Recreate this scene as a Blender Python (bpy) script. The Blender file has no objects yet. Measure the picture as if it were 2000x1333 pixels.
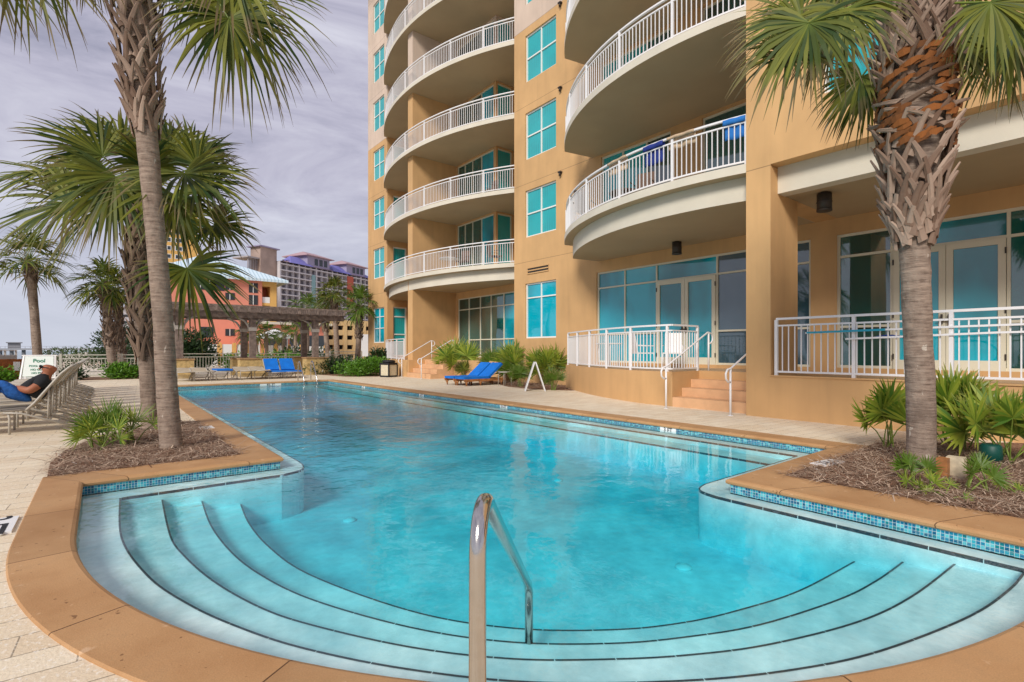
import bpy, math, random
from mathutils import Vector, Matrix
from mathutils.geometry import tessellate_polygon
R = math.radians
rnd = random.Random(11)
S = bpy.context.scene
COL = S.collection
# ------------------------------------------------------------------ camera
CZ = 1.3
FX, FY = .6247, .7809
def dirp(px):
    a = (px - 1000) / 1000
    return (FX + a * FY, FY - a * FX)
def G(px, py, z=0.0):                      # photo pixel (2000 wide) to a point at height z
    t = (CZ - z) * 1000 / (py - 685); d = dirp(px)
    return Vector((t * d[0], t * d[1], z))
def P(px, py, t):                          # photo pixel at depth t
    d = dirp(px)
    return Vector((t * d[0], t * d[1], CZ + (685 - py) / 1000 * t))
def YX(px, X):
    d = dirp(px); return X / d[0] * d[1]
def XY(px, Y):
    d = dirp(px); return Y / d[1] * d[0]
cam = bpy.data.cameras.new('camera')
cam.sensor_width = 36; cam.lens = 18; cam.shift_y = (685 - 666.5) / 2000
cam.clip_start = .05; cam.clip_end = 6000
co = bpy.data.objects.new('camera', cam); COL.objects.link(co)
co.location = (0, 0, CZ)
co.rotation_euler = (R(90), 0, -math.atan2(FX, FY))
S.camera = co
# ------------------------------------------------------------------ light
S.view_settings.view_transform = 'Standard'; S.view_settings.look = 'None'
S.view_settings.exposure = 0.52; S.view_settings.gamma = 1
S.cycles.use_denoising = True
S.cycles.max_bounces = 8; S.cycles.transparent_max_bounces = 16
w = bpy.data.worlds.new('World'); S.world = w; w.use_nodes = True
nt = w.node_tree; nt.nodes.clear()
def nn(t, typ, **k):
    n = t.nodes.new(typ)
    for a, b in k.items(): setattr(n, a, b)
    return n
out = nn(nt, 'ShaderNodeOutputWorld'); bg1 = nn(nt, 'ShaderNodeBackground'); bg2 = nn(nt, 'ShaderNodeBackground')
sky = nn(nt, 'ShaderNodeTexSky', sky_type='NISHITA'); sky.sun_disc = False
sky.sun_elevation = R(34); sky.sun_rotation = R(233)
bg1.inputs['Strength'].default_value = .05
nt.links.new(sky.outputs[0], bg1.inputs[0])
tc = nn(nt, 'ShaderNodeTexCoord'); mp = nn(nt, 'ShaderNodeMapping'); mp.inputs['Scale'].default_value = (1, 1, 3.4)
nz = nn(nt, 'ShaderNodeTexNoise'); nz.inputs['Scale'].default_value = 2.3; nz.inputs['Detail'].default_value = 7; nz.inputs['Roughness'].default_value = .64
nz.inputs['Distortion'].default_value = .6
rp = nn(nt, 'ShaderNodeValToRGB')
rp.color_ramp.elements[0].position = .33; rp.color_ramp.elements[0].color = (.25, .255, .345, 1)
rp.color_ramp.elements[1].position = .72; rp.color_ramp.elements[1].color = (.62, .62, .70, 1)
e = rp.color_ramp.elements.new(.5); e.color = (.43, .42, .52, 1)
nt.links.new(tc.outputs['Generated'], mp.inputs[0]); nt.links.new(mp.outputs[0], nz.inputs[0]); nt.links.new(nz.outputs[0], rp.inputs[0])
sx = nn(nt, 'ShaderNodeSeparateXYZ'); nt.links.new(tc.outputs['Generated'], sx.inputs[0])
hr = nn(nt, 'ShaderNodeMapRange'); hr.inputs[1].default_value = 0; hr.inputs[2].default_value = .30; hr.inputs[3].default_value = .75; hr.inputs[4].default_value = 0
nt.links.new(sx.outputs[2], hr.inputs[0])
hm = nn(nt, 'ShaderNodeMix', data_type='RGBA'); hm.inputs[7].default_value = (.56, .60, .69, 1)
nt.links.new(hr.outputs[0], hm.inputs[0]); nt.links.new(rp.outputs[0], hm.inputs[6])
nt.links.new(hm.outputs[2], bg2.inputs[0]); bg2.inputs['Strength'].default_value = .86
mx = nn(nt, 'ShaderNodeMixShader'); mx.inputs[0].default_value = .94
nt.links.new(bg1.outputs[0], mx.inputs[1]); nt.links.new(bg2.outputs[0], mx.inputs[2]); nt.links.new(mx.outputs[0], out.inputs[0])
sun = bpy.data.lights.new('sun', 'SUN'); sun.energy = 2.2; sun.angle = R(17); sun.color = (1, .95, .87)
so = bpy.data.objects.new('sun', sun); COL.objects.link(so)
so.rotation_euler = Vector((.74, .42, -.58)).to_track_quat('-Z', 'Y').to_euler(); so.location = (0, 0, 30)

# ------------------------------------------------------------------ materials
def mat(name, c, rough=.7, metal=0., ior=1.45, var=.0, vs=3., bump=0., bs=20., c2=None, det=4):
    m = bpy.data.materials.new(name); m.use_nodes = True; t = m.node_tree
    b = t.nodes['Principled BSDF']
    b.inputs['Base Color'].default_value = (*c, 1); b.inputs['Roughness'].default_value = rough
    b.inputs['Metallic'].default_value = metal; b.inputs['IOR'].default_value = ior
    g = nn(t, 'ShaderNodeNewGeometry')
    if var or c2:
        n = nn(t, 'ShaderNodeTexNoise'); n.inputs['Scale'].default_value = vs; n.inputs['Detail'].default_value = det
        t.links.new(g.outputs['Position'], n.inputs[0])
        x = nn(t, 'ShaderNodeMix', data_type='RGBA')
        mr = nn(t, 'ShaderNodeMapRange'); mr.inputs[1].default_value = .35; mr.inputs[2].default_value = .65
        t.links.new(n.outputs[0], mr.inputs[0]); t.links.new(mr.outputs[0], x.inputs[0])
        a = c2 or tuple(q * (1 + var) for q in c); d = c if c2 else tuple(q * (1 - var) for q in c)
        x.inputs[6].default_value = (*d, 1); x.inputs[7].default_value = (*a, 1)
        t.links.new(x.outputs[2], b.inputs['Base Color'])
    if bump:
        n = nn(t, 'ShaderNodeTexNoise'); n.inputs['Scale'].default_value = bs; n.inputs['Detail'].default_value = 5
        t.links.new(g.outputs['Position'], n.inputs[0])
        bp = nn(t, 'ShaderNodeBump'); bp.inputs['Strength'].default_value = bump; bp.inputs['Distance'].default_value = .02
        t.links.new(n.outputs[0], bp.inputs['Height']); t.links.new(bp.outputs[0], b.inputs['Normal'])
    return m
def math_(t, op, a, b=None, c=None):
    n = nn(t, 'ShaderNodeMath', operation=op)
    for i, v in enumerate((a, b, c)):
        if v is None: continue
        if isinstance(v, (int, float)): n.inputs[i].default_value = v
        else: t.links.new(v, n.inputs[i])
    return n.outputs[0]
def mixc(t, f, a, b):
    x = nn(t, 'ShaderNodeMix', data_type='RGBA')
    if isinstance(f, (int, float)): x.inputs[0].default_value = f
    else: t.links.new(f, x.inputs[0])
    for i, v in ((6, a), (7, b)):
        if isinstance(v, tuple): x.inputs[i].default_value = (*v, 1)
        else: t.links.new(v, x.inputs[i])
    return x.outputs[2]
def noise(t, scale, det=4, vec=None, sc=None, rough=.5):
    n = nn(t, 'ShaderNodeTexNoise'); n.inputs['Scale'].default_value = scale; n.inputs['Detail'].default_value = det; n.inputs['Roughness'].default_value = rough
    g = vec or nn(t, 'ShaderNodeNewGeometry').outputs['Position']
    if sc:
        m = nn(t, 'ShaderNodeMapping'); m.inputs['Scale'].default_value = sc; t.links.new(g, m.inputs[0]); g = m.outputs[0]
    t.links.new(g, n.inputs[0]); return n.outputs[0]
def remap(t, v, a, b, c=0., d=1.):
    m = nn(t, 'ShaderNodeMapRange'); t.links.new(v, m.inputs[0])
    for i, q in enumerate((a, b, c, d)): m.inputs[i + 1].default_value = q
    return m.outputs[0]
def bumpn(t, h, s, dist=.02):
    b = nn(t, 'ShaderNodeBump'); b.inputs['Strength'].default_value = s; b.inputs['Distance'].default_value = dist
    t.links.new(h, b.inputs['Height']); return b.outputs[0]
def newm(name, rough=.7):
    m = bpy.data.materials.new(name); m.use_nodes = True; t = m.node_tree; b = t.nodes['Principled BSDF']
    b.inputs['Roughness'].default_value = rough
    return m, t, b

def stucco_mat(name, low, high):
    m, t, b = newm(name, .85)
    g = nn(t, 'ShaderNodeNewGeometry'); s = nn(t, 'ShaderNodeSeparateXYZ'); t.links.new(g.outputs['Position'], s.inputs[0])
    z = s.outputs[2]
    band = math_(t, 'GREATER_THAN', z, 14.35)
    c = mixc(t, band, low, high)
    n = remap(t, noise(t, .55, 6), .3, .7, .88, 1.11)
    n2 = remap(t, noise(t, 2.6, 5, sc=(1, 1, .35)), .3, .7, .95, 1.05)
    n3 = remap(t, noise(t, 1.6, 4, sc=(2.2, 2.2, .12), rough=.6), .50, .72, 1., .93)
    k = math_(t, 'MULTIPLY', math_(t, 'MULTIPLY', n, n2), n3)
    # floor joints
    fr = math_(t, 'FRACT', math_(t, 'DIVIDE', math_(t, 'SUBTRACT', z, 4.87), 3.16))
    jl = math_(t, 'LESS_THAN', fr, .006); jz = math_(t, 'GREATER_THAN', z, 4.5)
    j = math_(t, 'SUBTRACT', 1., math_(t, 'MULTIPLY', math_(t, 'MULTIPLY', jl, jz), .45))
    k = math_(t, 'MULTIPLY', k, j)
    v = nn(t, 'ShaderNodeVectorMath', operation='SCALE'); t.links.new(c, v.inputs[0]); t.links.new(k, v.inputs['Scale'])
    t.links.new(v.outputs[0], b.inputs['Base Color'])
    t.links.new(bumpn(t, noise(t, 90, 3), .25, .004), b.inputs['Normal'])
    return m
M = {}
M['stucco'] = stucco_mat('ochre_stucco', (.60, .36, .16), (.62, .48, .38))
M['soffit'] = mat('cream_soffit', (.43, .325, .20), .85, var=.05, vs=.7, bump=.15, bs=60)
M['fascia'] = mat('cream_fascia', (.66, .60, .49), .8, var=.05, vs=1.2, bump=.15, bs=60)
M['frame'] = mat('cream_frame', (.70, .66, .52), .5)
M['frame_white'] = mat('white_frame', (.80, .80, .76), .45)
M['rail'] = mat('white_rail', (.80, .78, .78), .4)
M['step'] = mat('stair_concrete', (.66, .39, .21), .8, var=.06, vs=5)
M['terrace'] = mat('terrace_floor', (.55, .36, .20), .8)
def glass_mat(name, c, c2, ior, curtains):
    m, t, b = newm(name, .03)
    b.inputs['IOR'].default_value = ior
    if curtains:
        g = nn(t, 'ShaderNodeNewGeometry'); s = nn(t, 'ShaderNodeSeparateXYZ'); t.links.new(g.outputs['Position'], s.inputs[0])
        u = math_(t, 'ADD', s.outputs[1], s.outputs[0])
        wv = math_(t, 'SINE', math_(t, 'MULTIPLY', u, 48.))
        k = math_(t, 'MULTIPLY', remap(t, wv, -1, 1, 0, .55), remap(t, noise(t, .9, 2), .4, .6))
        t.links.new(mixc(t, k, c, c2), b.inputs['Base Color'])
    else:
        t.links.new(mixc(t, remap(t, noise(t, .55, 3, sc=(1, 1, .5)), .42, .6), c, c2), b.inputs['Base Color'])
    t.links.new(bumpn(t, noise(t, .9, 1), .14, .02), b.inputs['Normal'])
    return m
M['glass'] = glass_mat('teal_window_glass', (.005, .40, .42), (.0, .24, .27), 2.0, True)
M['glass_store'] = glass_mat('teal_storefront_glass', (.0, .40, .52), (.0, .17, .21), 1.9, False)
M['glass_dark'] = glass_mat('dark_green_glass', (.0, .05, .045), (.004, .12, .11), 2.3, False)
M['glass_grey'] = glass_mat('grey_blind_glass', (.06, .11, .15), (.03, .08, .11), 2.0, False)
M['bronze'] = mat('bronze_fixture', (.055, .045, .038), .5, metal=.3)
M['steel'] = mat('stainless_steel', (.56, .53, .50), .15, metal=1., var=.04, vs=20, bump=.05, bs=40)
M['alum'] = mat('taupe_aluminium', (.47, .43, .37), .45)
M['sling'] = mat('beige_sling', (.46, .38, .27), .8, var=.06, vs=30, bump=.2, bs=200)
M['white'] = mat('white_plastic', (.80, .80, .80), .5)
M['black'] = mat('black', (.012, .012, .014), .6)
M['blue'] = mat('blue_cushion', (.0, .16, .62), .75, var=.12, vs=4, bump=.25, bs=12)
M['navy'] = mat('navy_fabric', (.012, .03, .20), .8, var=.1, vs=5, bump=.3, bs=14)
M['tan'] = mat('tan_towel', (.52, .38, .25), .9, var=.15, vs=6, bump=.4, bs=20)
M['wood'] = mat('teak_wood', (.36, .15, .05), .55, var=.25, vs=9)
M['orangewood'] = mat('orange_cedar', (.42, .135, .025), .6, var=.25, vs=6)
M['pwood'] = mat('weathered_timber', (.20, .15, .125), .85, var=.3, vs=7, bump=.5, bs=25)
M['stone'] = mat('tan_coquina', (.52, .37, .16), .9, var=.22, vs=7, bump=.6, bs=22)
M['stonecap'] = mat('stone_cap', (.36, .22, .11), .85, var=.15, vs=6)
M['chairmetal'] = mat('dark_bronze_chair', (.07, .05, .04), .6)
M['chairsling'] = mat('brown_sling', (.14, .085, .06), .8)
M['plaster'] = None
def plaster_mat():
    m, t, b = newm('pool_plaster', .7)
    n = remap(t, noise(t, .9, 8, rough=.66), .36, .66)
    n2 = remap(t, noise(t, 7, 6, rough=.6), .3, .7, .86, 1.08)
    c = mixc(t, n, (.42, .60, .65), (.96, .97, .97))
    v = nn(t, 'ShaderNodeVectorMath', operation='SCALE'); t.links.new(c, v.inputs[0]); t.links.new(n2, v.inputs['Scale'])
    t.links.new(v.outputs[0], b.inputs['Base Color']); return m
M['plaster'] = plaster_mat()
def tile_mat():
    m, t, b = newm('blue_mosaic_tile', .15)
    u = nn(t, 'ShaderNodeTexCoord').outputs['UV']
    sc = nn(t, 'ShaderNodeVectorMath', operation='SCALE'); t.links.new(u, sc.inputs[0]); sc.inputs['Scale'].default_value = 40.
    fl = nn(t, 'ShaderNodeVectorMath', operation='FLOOR'); t.links.new(sc.outputs[0], fl.inputs[0])
    fr = nn(t, 'ShaderNodeVectorMath', operation='FRACTION'); t.links.new(sc.outputs[0], fr.inputs[0])
    wn = nn(t, 'ShaderNodeTexWhiteNoise', noise_dimensions='2D'); t.links.new(fl.outputs[0], wn.inputs[0])
    r = nn(t, 'ShaderNodeValToRGB'); t.links.new(wn.outputs[0], r.inputs[0])
    r.color_ramp.interpolation = 'CONSTANT'
    for p_, c in ((0, (.004, .10, .20)), (.2, (.01, .22, .36)), (.42, (.03, .36, .46)), (.62, (.01, .16, .30)), (.75, (.12, .50, .56)), (.9, (.005, .20, .24))):
        if p_ == 0: el = r.color_ramp.elements[0]
        else: el = r.color_ramp.elements.new(p_)
        el.position = p_; el.color = (*c, 1)
    r.color_ramp.elements[-1].color = (.02, .26, .30, 1)
    s = nn(t, 'ShaderNodeSeparateXYZ'); t.links.new(fr.outputs[0], s.inputs[0])
    a = math_(t, 'LESS_THAN', s.outputs[0], .11); c_ = math_(t, 'LESS_THAN', s.outputs[1], .11)
    g = math_(t, 'MAXIMUM', a, c_)
    t.links.new(mixc(t, g, r.outputs[0], (.55, .62, .62)), b.inputs['Base Color'])
    return m
M['tile'] = tile_mat()
M['trim'] = mat('black_trim_tile', (.035, .045, .06), .4)
def coping_mat():
    m, t, b = newm('tan_coping', .75)
    u = nn(t, 'ShaderNodeTexCoord').outputs['UV']; s = nn(t, 'ShaderNodeSeparateXYZ'); t.links.new(u, s.inputs[0])
    f = math_(t, 'FRACT', math_(t, 'DIVIDE', s.outputs[0], 1.13))
    j = math_(t, 'LESS_THAN', f, .007)
    n = remap(t, noise(t, 1.6, 7, rough=.6), .32, .68)
    c = mixc(t, n, (.40, .21, .085), (.53, .31, .145))
    sp = remap(t, noise(t, 11, 3), .68, .74, 0, .5)
    c = mixc(t, sp, c, (.70, .48, .30))
    sp2 = remap(t, noise(t, 24, 3), .70, .74, 0, .75)
    c = mixc(t, sp2, c, (.14, .06, .02))
    fl_ = math_(t, 'FLOOR', math_(t, 'DIVIDE', s.outputs[0], 1.13)); wn = nn(t, 'ShaderNodeTexWhiteNoise', noise_dimensions='1D'); t.links.new(fl_, wn.inputs['W'])
    st_ = remap(t, noise(t, 3.2, 8, rough=.7), .55, .75, 1., .80)
    gr = math_(t, 'MULTIPLY', math_(t, 'MULTIPLY', remap(t, noise(t, 160, 3), .3, .7, .90, 1.08), remap(t, wn.outputs['Value'], 0, 1, .88, 1.08)), st_)
    v = nn(t, 'ShaderNodeVectorMath', operation='SCALE'); t.links.new(c, v.inputs[0]); t.links.new(gr, v.inputs['Scale'])
    t.links.new(mixc(t, j, v.outputs[0], (.10, .045, .015)), b.inputs['Base Color'])
    t.links.new(bumpn(t, noise(t, 120, 4), .3, .004), b.inputs['Normal'])
    return m
M['coping'] = coping_mat()
def paver_mat():
    m, t, b = newm('shell_pavers', .85)
    g = nn(t, 'ShaderNodeNewGeometry').outputs['Position']
    wob = nn(t, 'ShaderNodeVectorMath', operation='ADD')
    br = nn(t, 'ShaderNodeTexBrick'); br.inputs['Scale'].default_value = 1.
    br.inputs['Brick Width'].default_value = .46; br.inputs['Row Height'].default_value = .2; br.inputs['Mortar Size'].default_value = .0036
    br.inputs['Color1'].default_value = (.68, .53, .35, 1); br.inputs['Color2'].default_value = (.78, .66, .48, 1); br.inputs['Mortar'].default_value = (.20, .135, .07, 1)
    br.inputs['Mortar Smooth'].default_value = .2; br.inputs['Bias'].default_value = 0
    mp_ = nn(t, 'ShaderNodeMapping'); mp_.inputs['Rotation'].default_value = (0, 0, R(3)); t.links.new(g, mp_.inputs[0]); t.links.new(mp_.outputs[0], br.inputs[0])
    n = remap(t, noise(t, 1.3, 7, rough=.65), .3, .7)
    c = mixc(t, math_(t, 'MULTIPLY', n, .40), br.outputs[0], (.80, .74, .62))
    sh = remap(t, noise(t, 34, 4, rough=.75), .55, .63, 0, .85)
    c = mixc(t, sh, c, (.86, .80, .70))
    dk = remap(t, noise(t, 55, 4), .62, .72, 0, .45)
    c = mixc(t, dk, c, (.30, .22, .12))
    t.links.new(c, b.inputs['Base Color'])
    h = math_(t, 'SUBTRACT', noise(t, 60, 4), math_(t, 'MULTIPLY', br.outputs[1], 1.5))
    t.links.new(bumpn(t, h, .45, .008), b.inputs['Normal'])
    return m
M['paver'] = paver_mat()
def island_mat(name, cols, rough=.6, attr=False, tipc=None, trans=0.):
    m, t, b = newm(name, rough)
    g = nn(t, 'ShaderNodeNewGeometry')
    r = nn(t, 'ShaderNodeValToRGB'); t.links.new(g.outputs['Random Per Island'], r.inputs[0])
    n = len(cols)
    for i, c in enumerate(cols):
        p_ = i / (n - 1)
        el = r.color_ramp.elements[0] if i == 0 else (r.color_ramp.elements[1] if i == n - 1 else r.color_ramp.elements.new(p_))
        el.position = p_; el.color = (*c, 1)
    c = r.outputs[0]
    if tipc:
        a = nn(t, 'ShaderNodeUVMap')
        s = nn(t, 'ShaderNodeSeparateXYZ'); t.links.new(a.outputs[0], s.inputs[0])
        k = remap(t, math_(t, 'ADD', s.outputs[0], remap(t, noise(t, 2.5, 2), .3, .7, -.18, .18)), .70, .98, 0, .85)
        c = mixc(t, k, c, tipc)
        k2 = remap(t, s.outputs[0], 0, .28, .55, 0)
        c = mixc(t, k2, c, (.16, .24, .03))
    t.links.new(c, b.inputs['Base Color'])
    if trans:
        o = t.nodes['Material Output']; tr = nn(t, 'ShaderNodeBsdfTranslucent'); t.links.new(c, tr.inputs[0])
        mxs = nn(t, 'ShaderNodeMixShader'); mxs.inputs[0].default_value = trans
        t.links.new(b.outputs[0], mxs.inputs[1]); t.links.new(tr.outputs[0], mxs.inputs[2]); t.links.new(mxs.outputs[0], o.inputs[0])
    return m
M['frond'] = island_mat('palm_frond', [(.014, .052, .004), (.045, .13, .007), (.105, .19, .010), (.028, .09, .005), (.22, .23, .02)], .62, tipc=(.22, .15, .08), trans=.3)
M['frondy'] = island_mat('palm_frond_bright', [(.09, .17, .012), (.16, .27, .02), (.26, .33, .035), (.10, .18, .015)], .5, tipc=(.35, .27, .12), trans=.3)
M['palmetto'] = island_mat('palmetto_leaf', [(.05, .15, .01), (.12, .28, .018), (.24, .40, .03), (.08, .20, .012), (.38, .44, .05)], .45, tipc=(.30, .30, .06), trans=.3)
M['bush'] = island_mat('bush_leaf', [(.08, .20, .01), (.20, .40, .015), (.32, .52, .03), (.12, .28, .015)], .5, trans=.2)
M['bushd'] = island_mat('shrub_leaf', [(.02, .05, .012), (.05, .11, .02), (.10, .18, .03), (.03, .07, .015)], .5, trans=.2)
M['bush2'] = island_mat('dune_shrub_leaf', [(.05, .09, .02), (.12, .18, .03), (.20, .24, .06), (.07, .12, .02)], .6, trans=.2)
M['straw'] = island_mat('pine_straw', [(.15, .06, .028), (.36, .17, .085), (.48, .28, .17), (.26, .105, .045), (.60, .46, .34)], .9)
M['boot'] = island_mat('palm_boot', [(.14, .08, .05), (.34, .24, .175), (.52, .40, .31), (.22, .135, .085), (.40, .29, .22)], .85)
M['bootd'] = island_mat('dark_palm_boot', [(.07, .045, .03), (.20, .135, .095), (.34, .255, .195), (.13, .08, .05), (.25, .17, .12)], .9)
M['fibre'] = island_mat('palm_fibre', [(.26, .085, .015), (.55, .22, .05), (.12, .045, .012)], .9)
M['mulch'] = mat('mulch', (.13, .06, .03), .95, c2=(.36, .21, .13), vs=22, bump=1., bs=60, det=8)
def trunk_mat():
    m, t, b = newm('palm_bark', .9)
    n1 = noise(t, 3.5, 6, sc=(1, 1, 9), rough=.7); n2 = noise(t, 14, 5, sc=(1, 1, .6)); n3 = noise(t, 1.2, 3)
    c = mixc(t, remap(t, n1, .35, .65), (.14, .095, .07), (.38, .285, .22))
    c = mixc(t, remap(t, n2, .40, .70, 0, .65), c, (.36, .28, .22))
    c = mixc(t, remap(t, n3, .55, .7, 0, .6), c, (.085, .055, .04))
    c = mixc(t, remap(t, noise(t, 9, 3, sc=(1.4, 1.4, .8)), .69, .72, 0, .8), c, (.55, .48, .40))
    t.links.new(c, b.inputs['Base Color'])
    h = math_(t, 'ADD', n1, math_(t, 'MULTIPLY', n2, .6))
    t.links.new(bumpn(t, h, .9, .03), b.inputs['Normal']); return m
M['trunk'] = trunk_mat()
M['jeans'] = mat('blue_denim', (.02, .12, .42), .85, var=.25, vs=14, bump=.4, bs=30)
M['shirt'] = mat('black_shirt', (.012, .013, .016), .85, bump=.4, bs=18)
M['skin'] = mat('skin', (.34, .12, .06), .55)
M['beard'] = mat('grey_beard', (.42, .32, .30), .9)
M['maroon'] = mat('maroon_cloth', (.16, .012, .02), .85, var=.2, vs=10)

# ------------------------------------------------------------------ mesh helpers
class MB:
    def __init__(s): s.v = []; s.f = []; s.m = []; s.uv = []; s.has = False; s.sm = []
    def add(s, vs, fs, mi=0, uv=None, smooth=False):
        o = len(s.v); s.v += [tuple(q) for q in vs]
        for k, f in enumerate(fs):
            s.f.append([i + o for i in f]); s.m.append(mi); s.sm.append(smooth)
            if uv is not None: s.uv.append([uv[i] for i in f]); s.has = True
            else: s.uv.append([(0, 0)] * len(f))
    def box(s, x0, x1, y0, y1, z0, z1, mi=0):
        s.add([(x0, y0, z0), (x1, y0, z0), (x1, y1, z0), (x0, y1, z0), (x0, y0, z1), (x1, y0, z1), (x1, y1, z1), (x0, y1, z1)],
              [(0, 3, 2, 1), (4, 5, 6, 7), (0, 1, 5, 4), (1, 2, 6, 5), (2, 3, 7, 6), (3, 0, 4, 7)], mi)
    def bar(s, a, b, w_, h, mi=0, up=(0, 0, 1)):
        a = Vector(a); b = Vector(b); d = (b - a).normalized(); up = Vector(up)
        if abs(d.dot(up)) > .98: up = Vector((1, 0, 0))
        x = d.cross(up).normalized() * w_ / 2; y = x.cross(d).normalized() * h / 2
        vs = [a - x - y, a + x - y, a + x + y, a - x + y, b - x - y, b + x - y, b + x + y, b - x + y]
        s.add(vs, [(0, 3, 2, 1), (4, 5, 6, 7), (0, 1, 5, 4), (1, 2, 6, 5), (2, 3, 7, 6), (3, 0, 4, 7)], mi)
    def tube(s, pts, rad, n=10, mi=0, cap=True, jit=0., smooth=True):
        pts = [Vector(p) for p in pts]; rs = rad if isinstance(rad, (list, tuple)) else [rad] * len(pts)
        vs = []; px = None
        for i, p in enumerate(pts):
            d = (pts[min(i + 1, len(pts) - 1)] - pts[max(i - 1, 0)]).normalized()
            if px is None: px = d.cross(Vector((0, 1, 0)) if abs(d.y) < .9 else Vector((1, 0, 0))).normalized()
            px = (px - d * px.dot(d)).normalized(); py = d.cross(px)
            for k in range(n):
                a = 2 * math.pi * k / n; r = rs[i] * (1 + rnd.uniform(-jit, jit))
                vs.append(p + px * math.cos(a) * r + py * math.sin(a) * r)
        fs = []
        for i in range(len(pts) - 1):
            for k in range(n): fs.append((i * n + k, i * n + (k + 1) % n, (i + 1) * n + (k + 1) % n, (i + 1) * n + k))
        s.add(vs, fs, mi, smooth=smooth)
        if cap:
            L = len(pts) - 1
            o = len(s.v) - len(vs)
            s.f.append([o + k for k in reversed(range(n))]); s.m.append(mi); s.sm.append(False); s.uv.append([(0, 0)] * n)
            s.f.append([o + L * n + k for k in range(n)]); s.m.append(mi); s.sm.append(False); s.uv.append([(0, 0)] * n)
    def poly(s, loops, z, mi=0, flip=False):
        vv = [[Vector((p[0], p[1], 0)) for p in l] for l in loops]
        tr = tessellate_polygon(vv); flat = [q for l in vv for q in l]
        fs = []
        for a, b, c in tr:
            n = (flat[b] - flat[a]).cross(flat[c] - flat[a]).z
            if abs(n) < 1e-9: continue
            fs.append((a, b, c) if (n > 0) != flip else (a, c, b))
        s.add([(q.x, q.y, z) for q in flat], fs, mi)
    def wallstrip(s, pts, z0, z1, mi=0, closed=False, uv=False, flip=False):
        n = len(pts); u = 0; ring = list(range(n)) + ([0] if closed else [])
        for a, b in zip(ring[:-1], ring[1:]):
            p, q = pts[a], pts[b]; l = math.hypot(q[0] - p[0], q[1] - p[1])
            vs = [(p[0], p[1], z0), (q[0], q[1], z0), (q[0], q[1], z1), (p[0], p[1], z1)]
            s.add(vs, [(0, 1, 2, 3) if not flip else (3, 2, 1, 0)], mi, uv=[(u, z0), (u + l, z0), (u + l, z1), (u, z1)] if uv else None)
            u += l
    def prism(s, pts, z0, z1, mi=0, mbot=None, mside=None):
        s.poly([pts], z1, mi); s.poly([pts], z0, mi if mbot is None else mbot, flip=True)
        s.wallstrip(pts, z0, z1, mi if mside is None else mside, closed=True)
    def build(s, name, mats, parent=None, label=None, cat=None, group=None, kind=None):
        me = bpy.data.meshes.new(name); me.from_pydata(s.v, [], s.f); me.validate(clean_customdata=False)
        for q in (mats if isinstance(mats, (list, tuple)) else [mats]): me.materials.append(q)
        if len(me.polygons) == len(s.f):
            me.polygons.foreach_set('material_index', s.m); me.polygons.foreach_set('use_smooth', s.sm)
            if s.has:
                ul = me.uv_layers.new(name='UVMap'); ul.data.foreach_set('uv', [c for f in s.uv for q in f for c in q])
        me.update()
        o = bpy.data.objects.new(name, me); COL.objects.link(o); o.parent = parent
        tag(o, label, cat, group, kind); return o
def tag(o, label=None, cat=None, group=None, kind=None):
    if label: o['label'] = label
    if cat: o['category'] = cat
    if group: o['group'] = group
    if kind: o['kind'] = kind
    return o
def thing(name, label, cat, loc=(0, 0, 0), rz=0., group=None):
    o = bpy.data.objects.new(name, None); COL.objects.link(o); o.empty_display_size = .1
    o.location = loc; o.rotation_euler = (0, 0, rz)
    return tag(o, label, cat, group)
def dup(root, loc, rz=None, label=None, group=None, sc=None):
    r = root.copy(); COL.objects.link(r); r.location = loc
    if rz is not None: r.rotation_euler = (0, 0, rz)
    if sc: r.scale = (sc, sc, sc)
    if label: r['label'] = label
    if group: r['group'] = group
    for ch in list(root.children):
        c = ch.copy(); COL.objects.link(c); c.parent = r
        for g in ch.children:
            d = g.copy(); COL.objects.link(d); d.parent = c
    return r
def offset(pts, d):                       # CCW polygon, +d outward
    n = len(pts); res = []
    for i in range(n):
        a, b, c = Vector(pts[i - 1][:2]), Vector(pts[i][:2]), Vector(pts[(i + 1) % n][:2])
        e1 = (b - a).normalized(); e2 = (c - b).normalized()
        n1 = Vector((e1.y, -e1.x)); n2 = Vector((e2.y, -e2.x)); m = (n1 + n2)
        m = m / max(.25, m.length_squared) * 2 if m.length > 1e-6 else n1
        res.append((b.x + m.x * d, b.y + m.y * d))
    return res
def spline(pts, n=8):
    res = []; P_ = [Vector((*p[:2], 0)) for p in pts]
    for i in range(len(P_) - 1):
        p0 = P_[max(i - 1, 0)]; p1 = P_[i]; p2 = P_[i + 1]; p3 = P_[min(i + 2, len(P_) - 1)]
        for k in range(n):
            t = k / n
            q = .5 * ((2 * p1) + (p2 - p0) * t + (2 * p0 - 5 * p1 + 4 * p2 - p3) * t * t + (3 * p1 - p0 - 3 * p2 + p3) * t ** 3)
            res.append((q.x, q.y))
    res.append((P_[-1].x, P_[-1].y)); return res
def resample(pts, n):
    L = [0]
    for a, b in zip(pts[:-1], pts[1:]): L.append(L[-1] + math.hypot(b[0] - a[0], b[1] - a[1]))
    res = []; j = 0
    for i in range(n):
        t = L[-1] * i / (n - 1)
        while j < len(L) - 2 and L[j + 1] < t: j += 1
        k = (t - L[j]) / max(1e-9, L[j + 1] - L[j])
        res.append((pts[j][0] + (pts[j + 1][0] - pts[j][0]) * k, pts[j][1] + (pts[j + 1][1] - pts[j][1]) * k))
    return res
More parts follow.
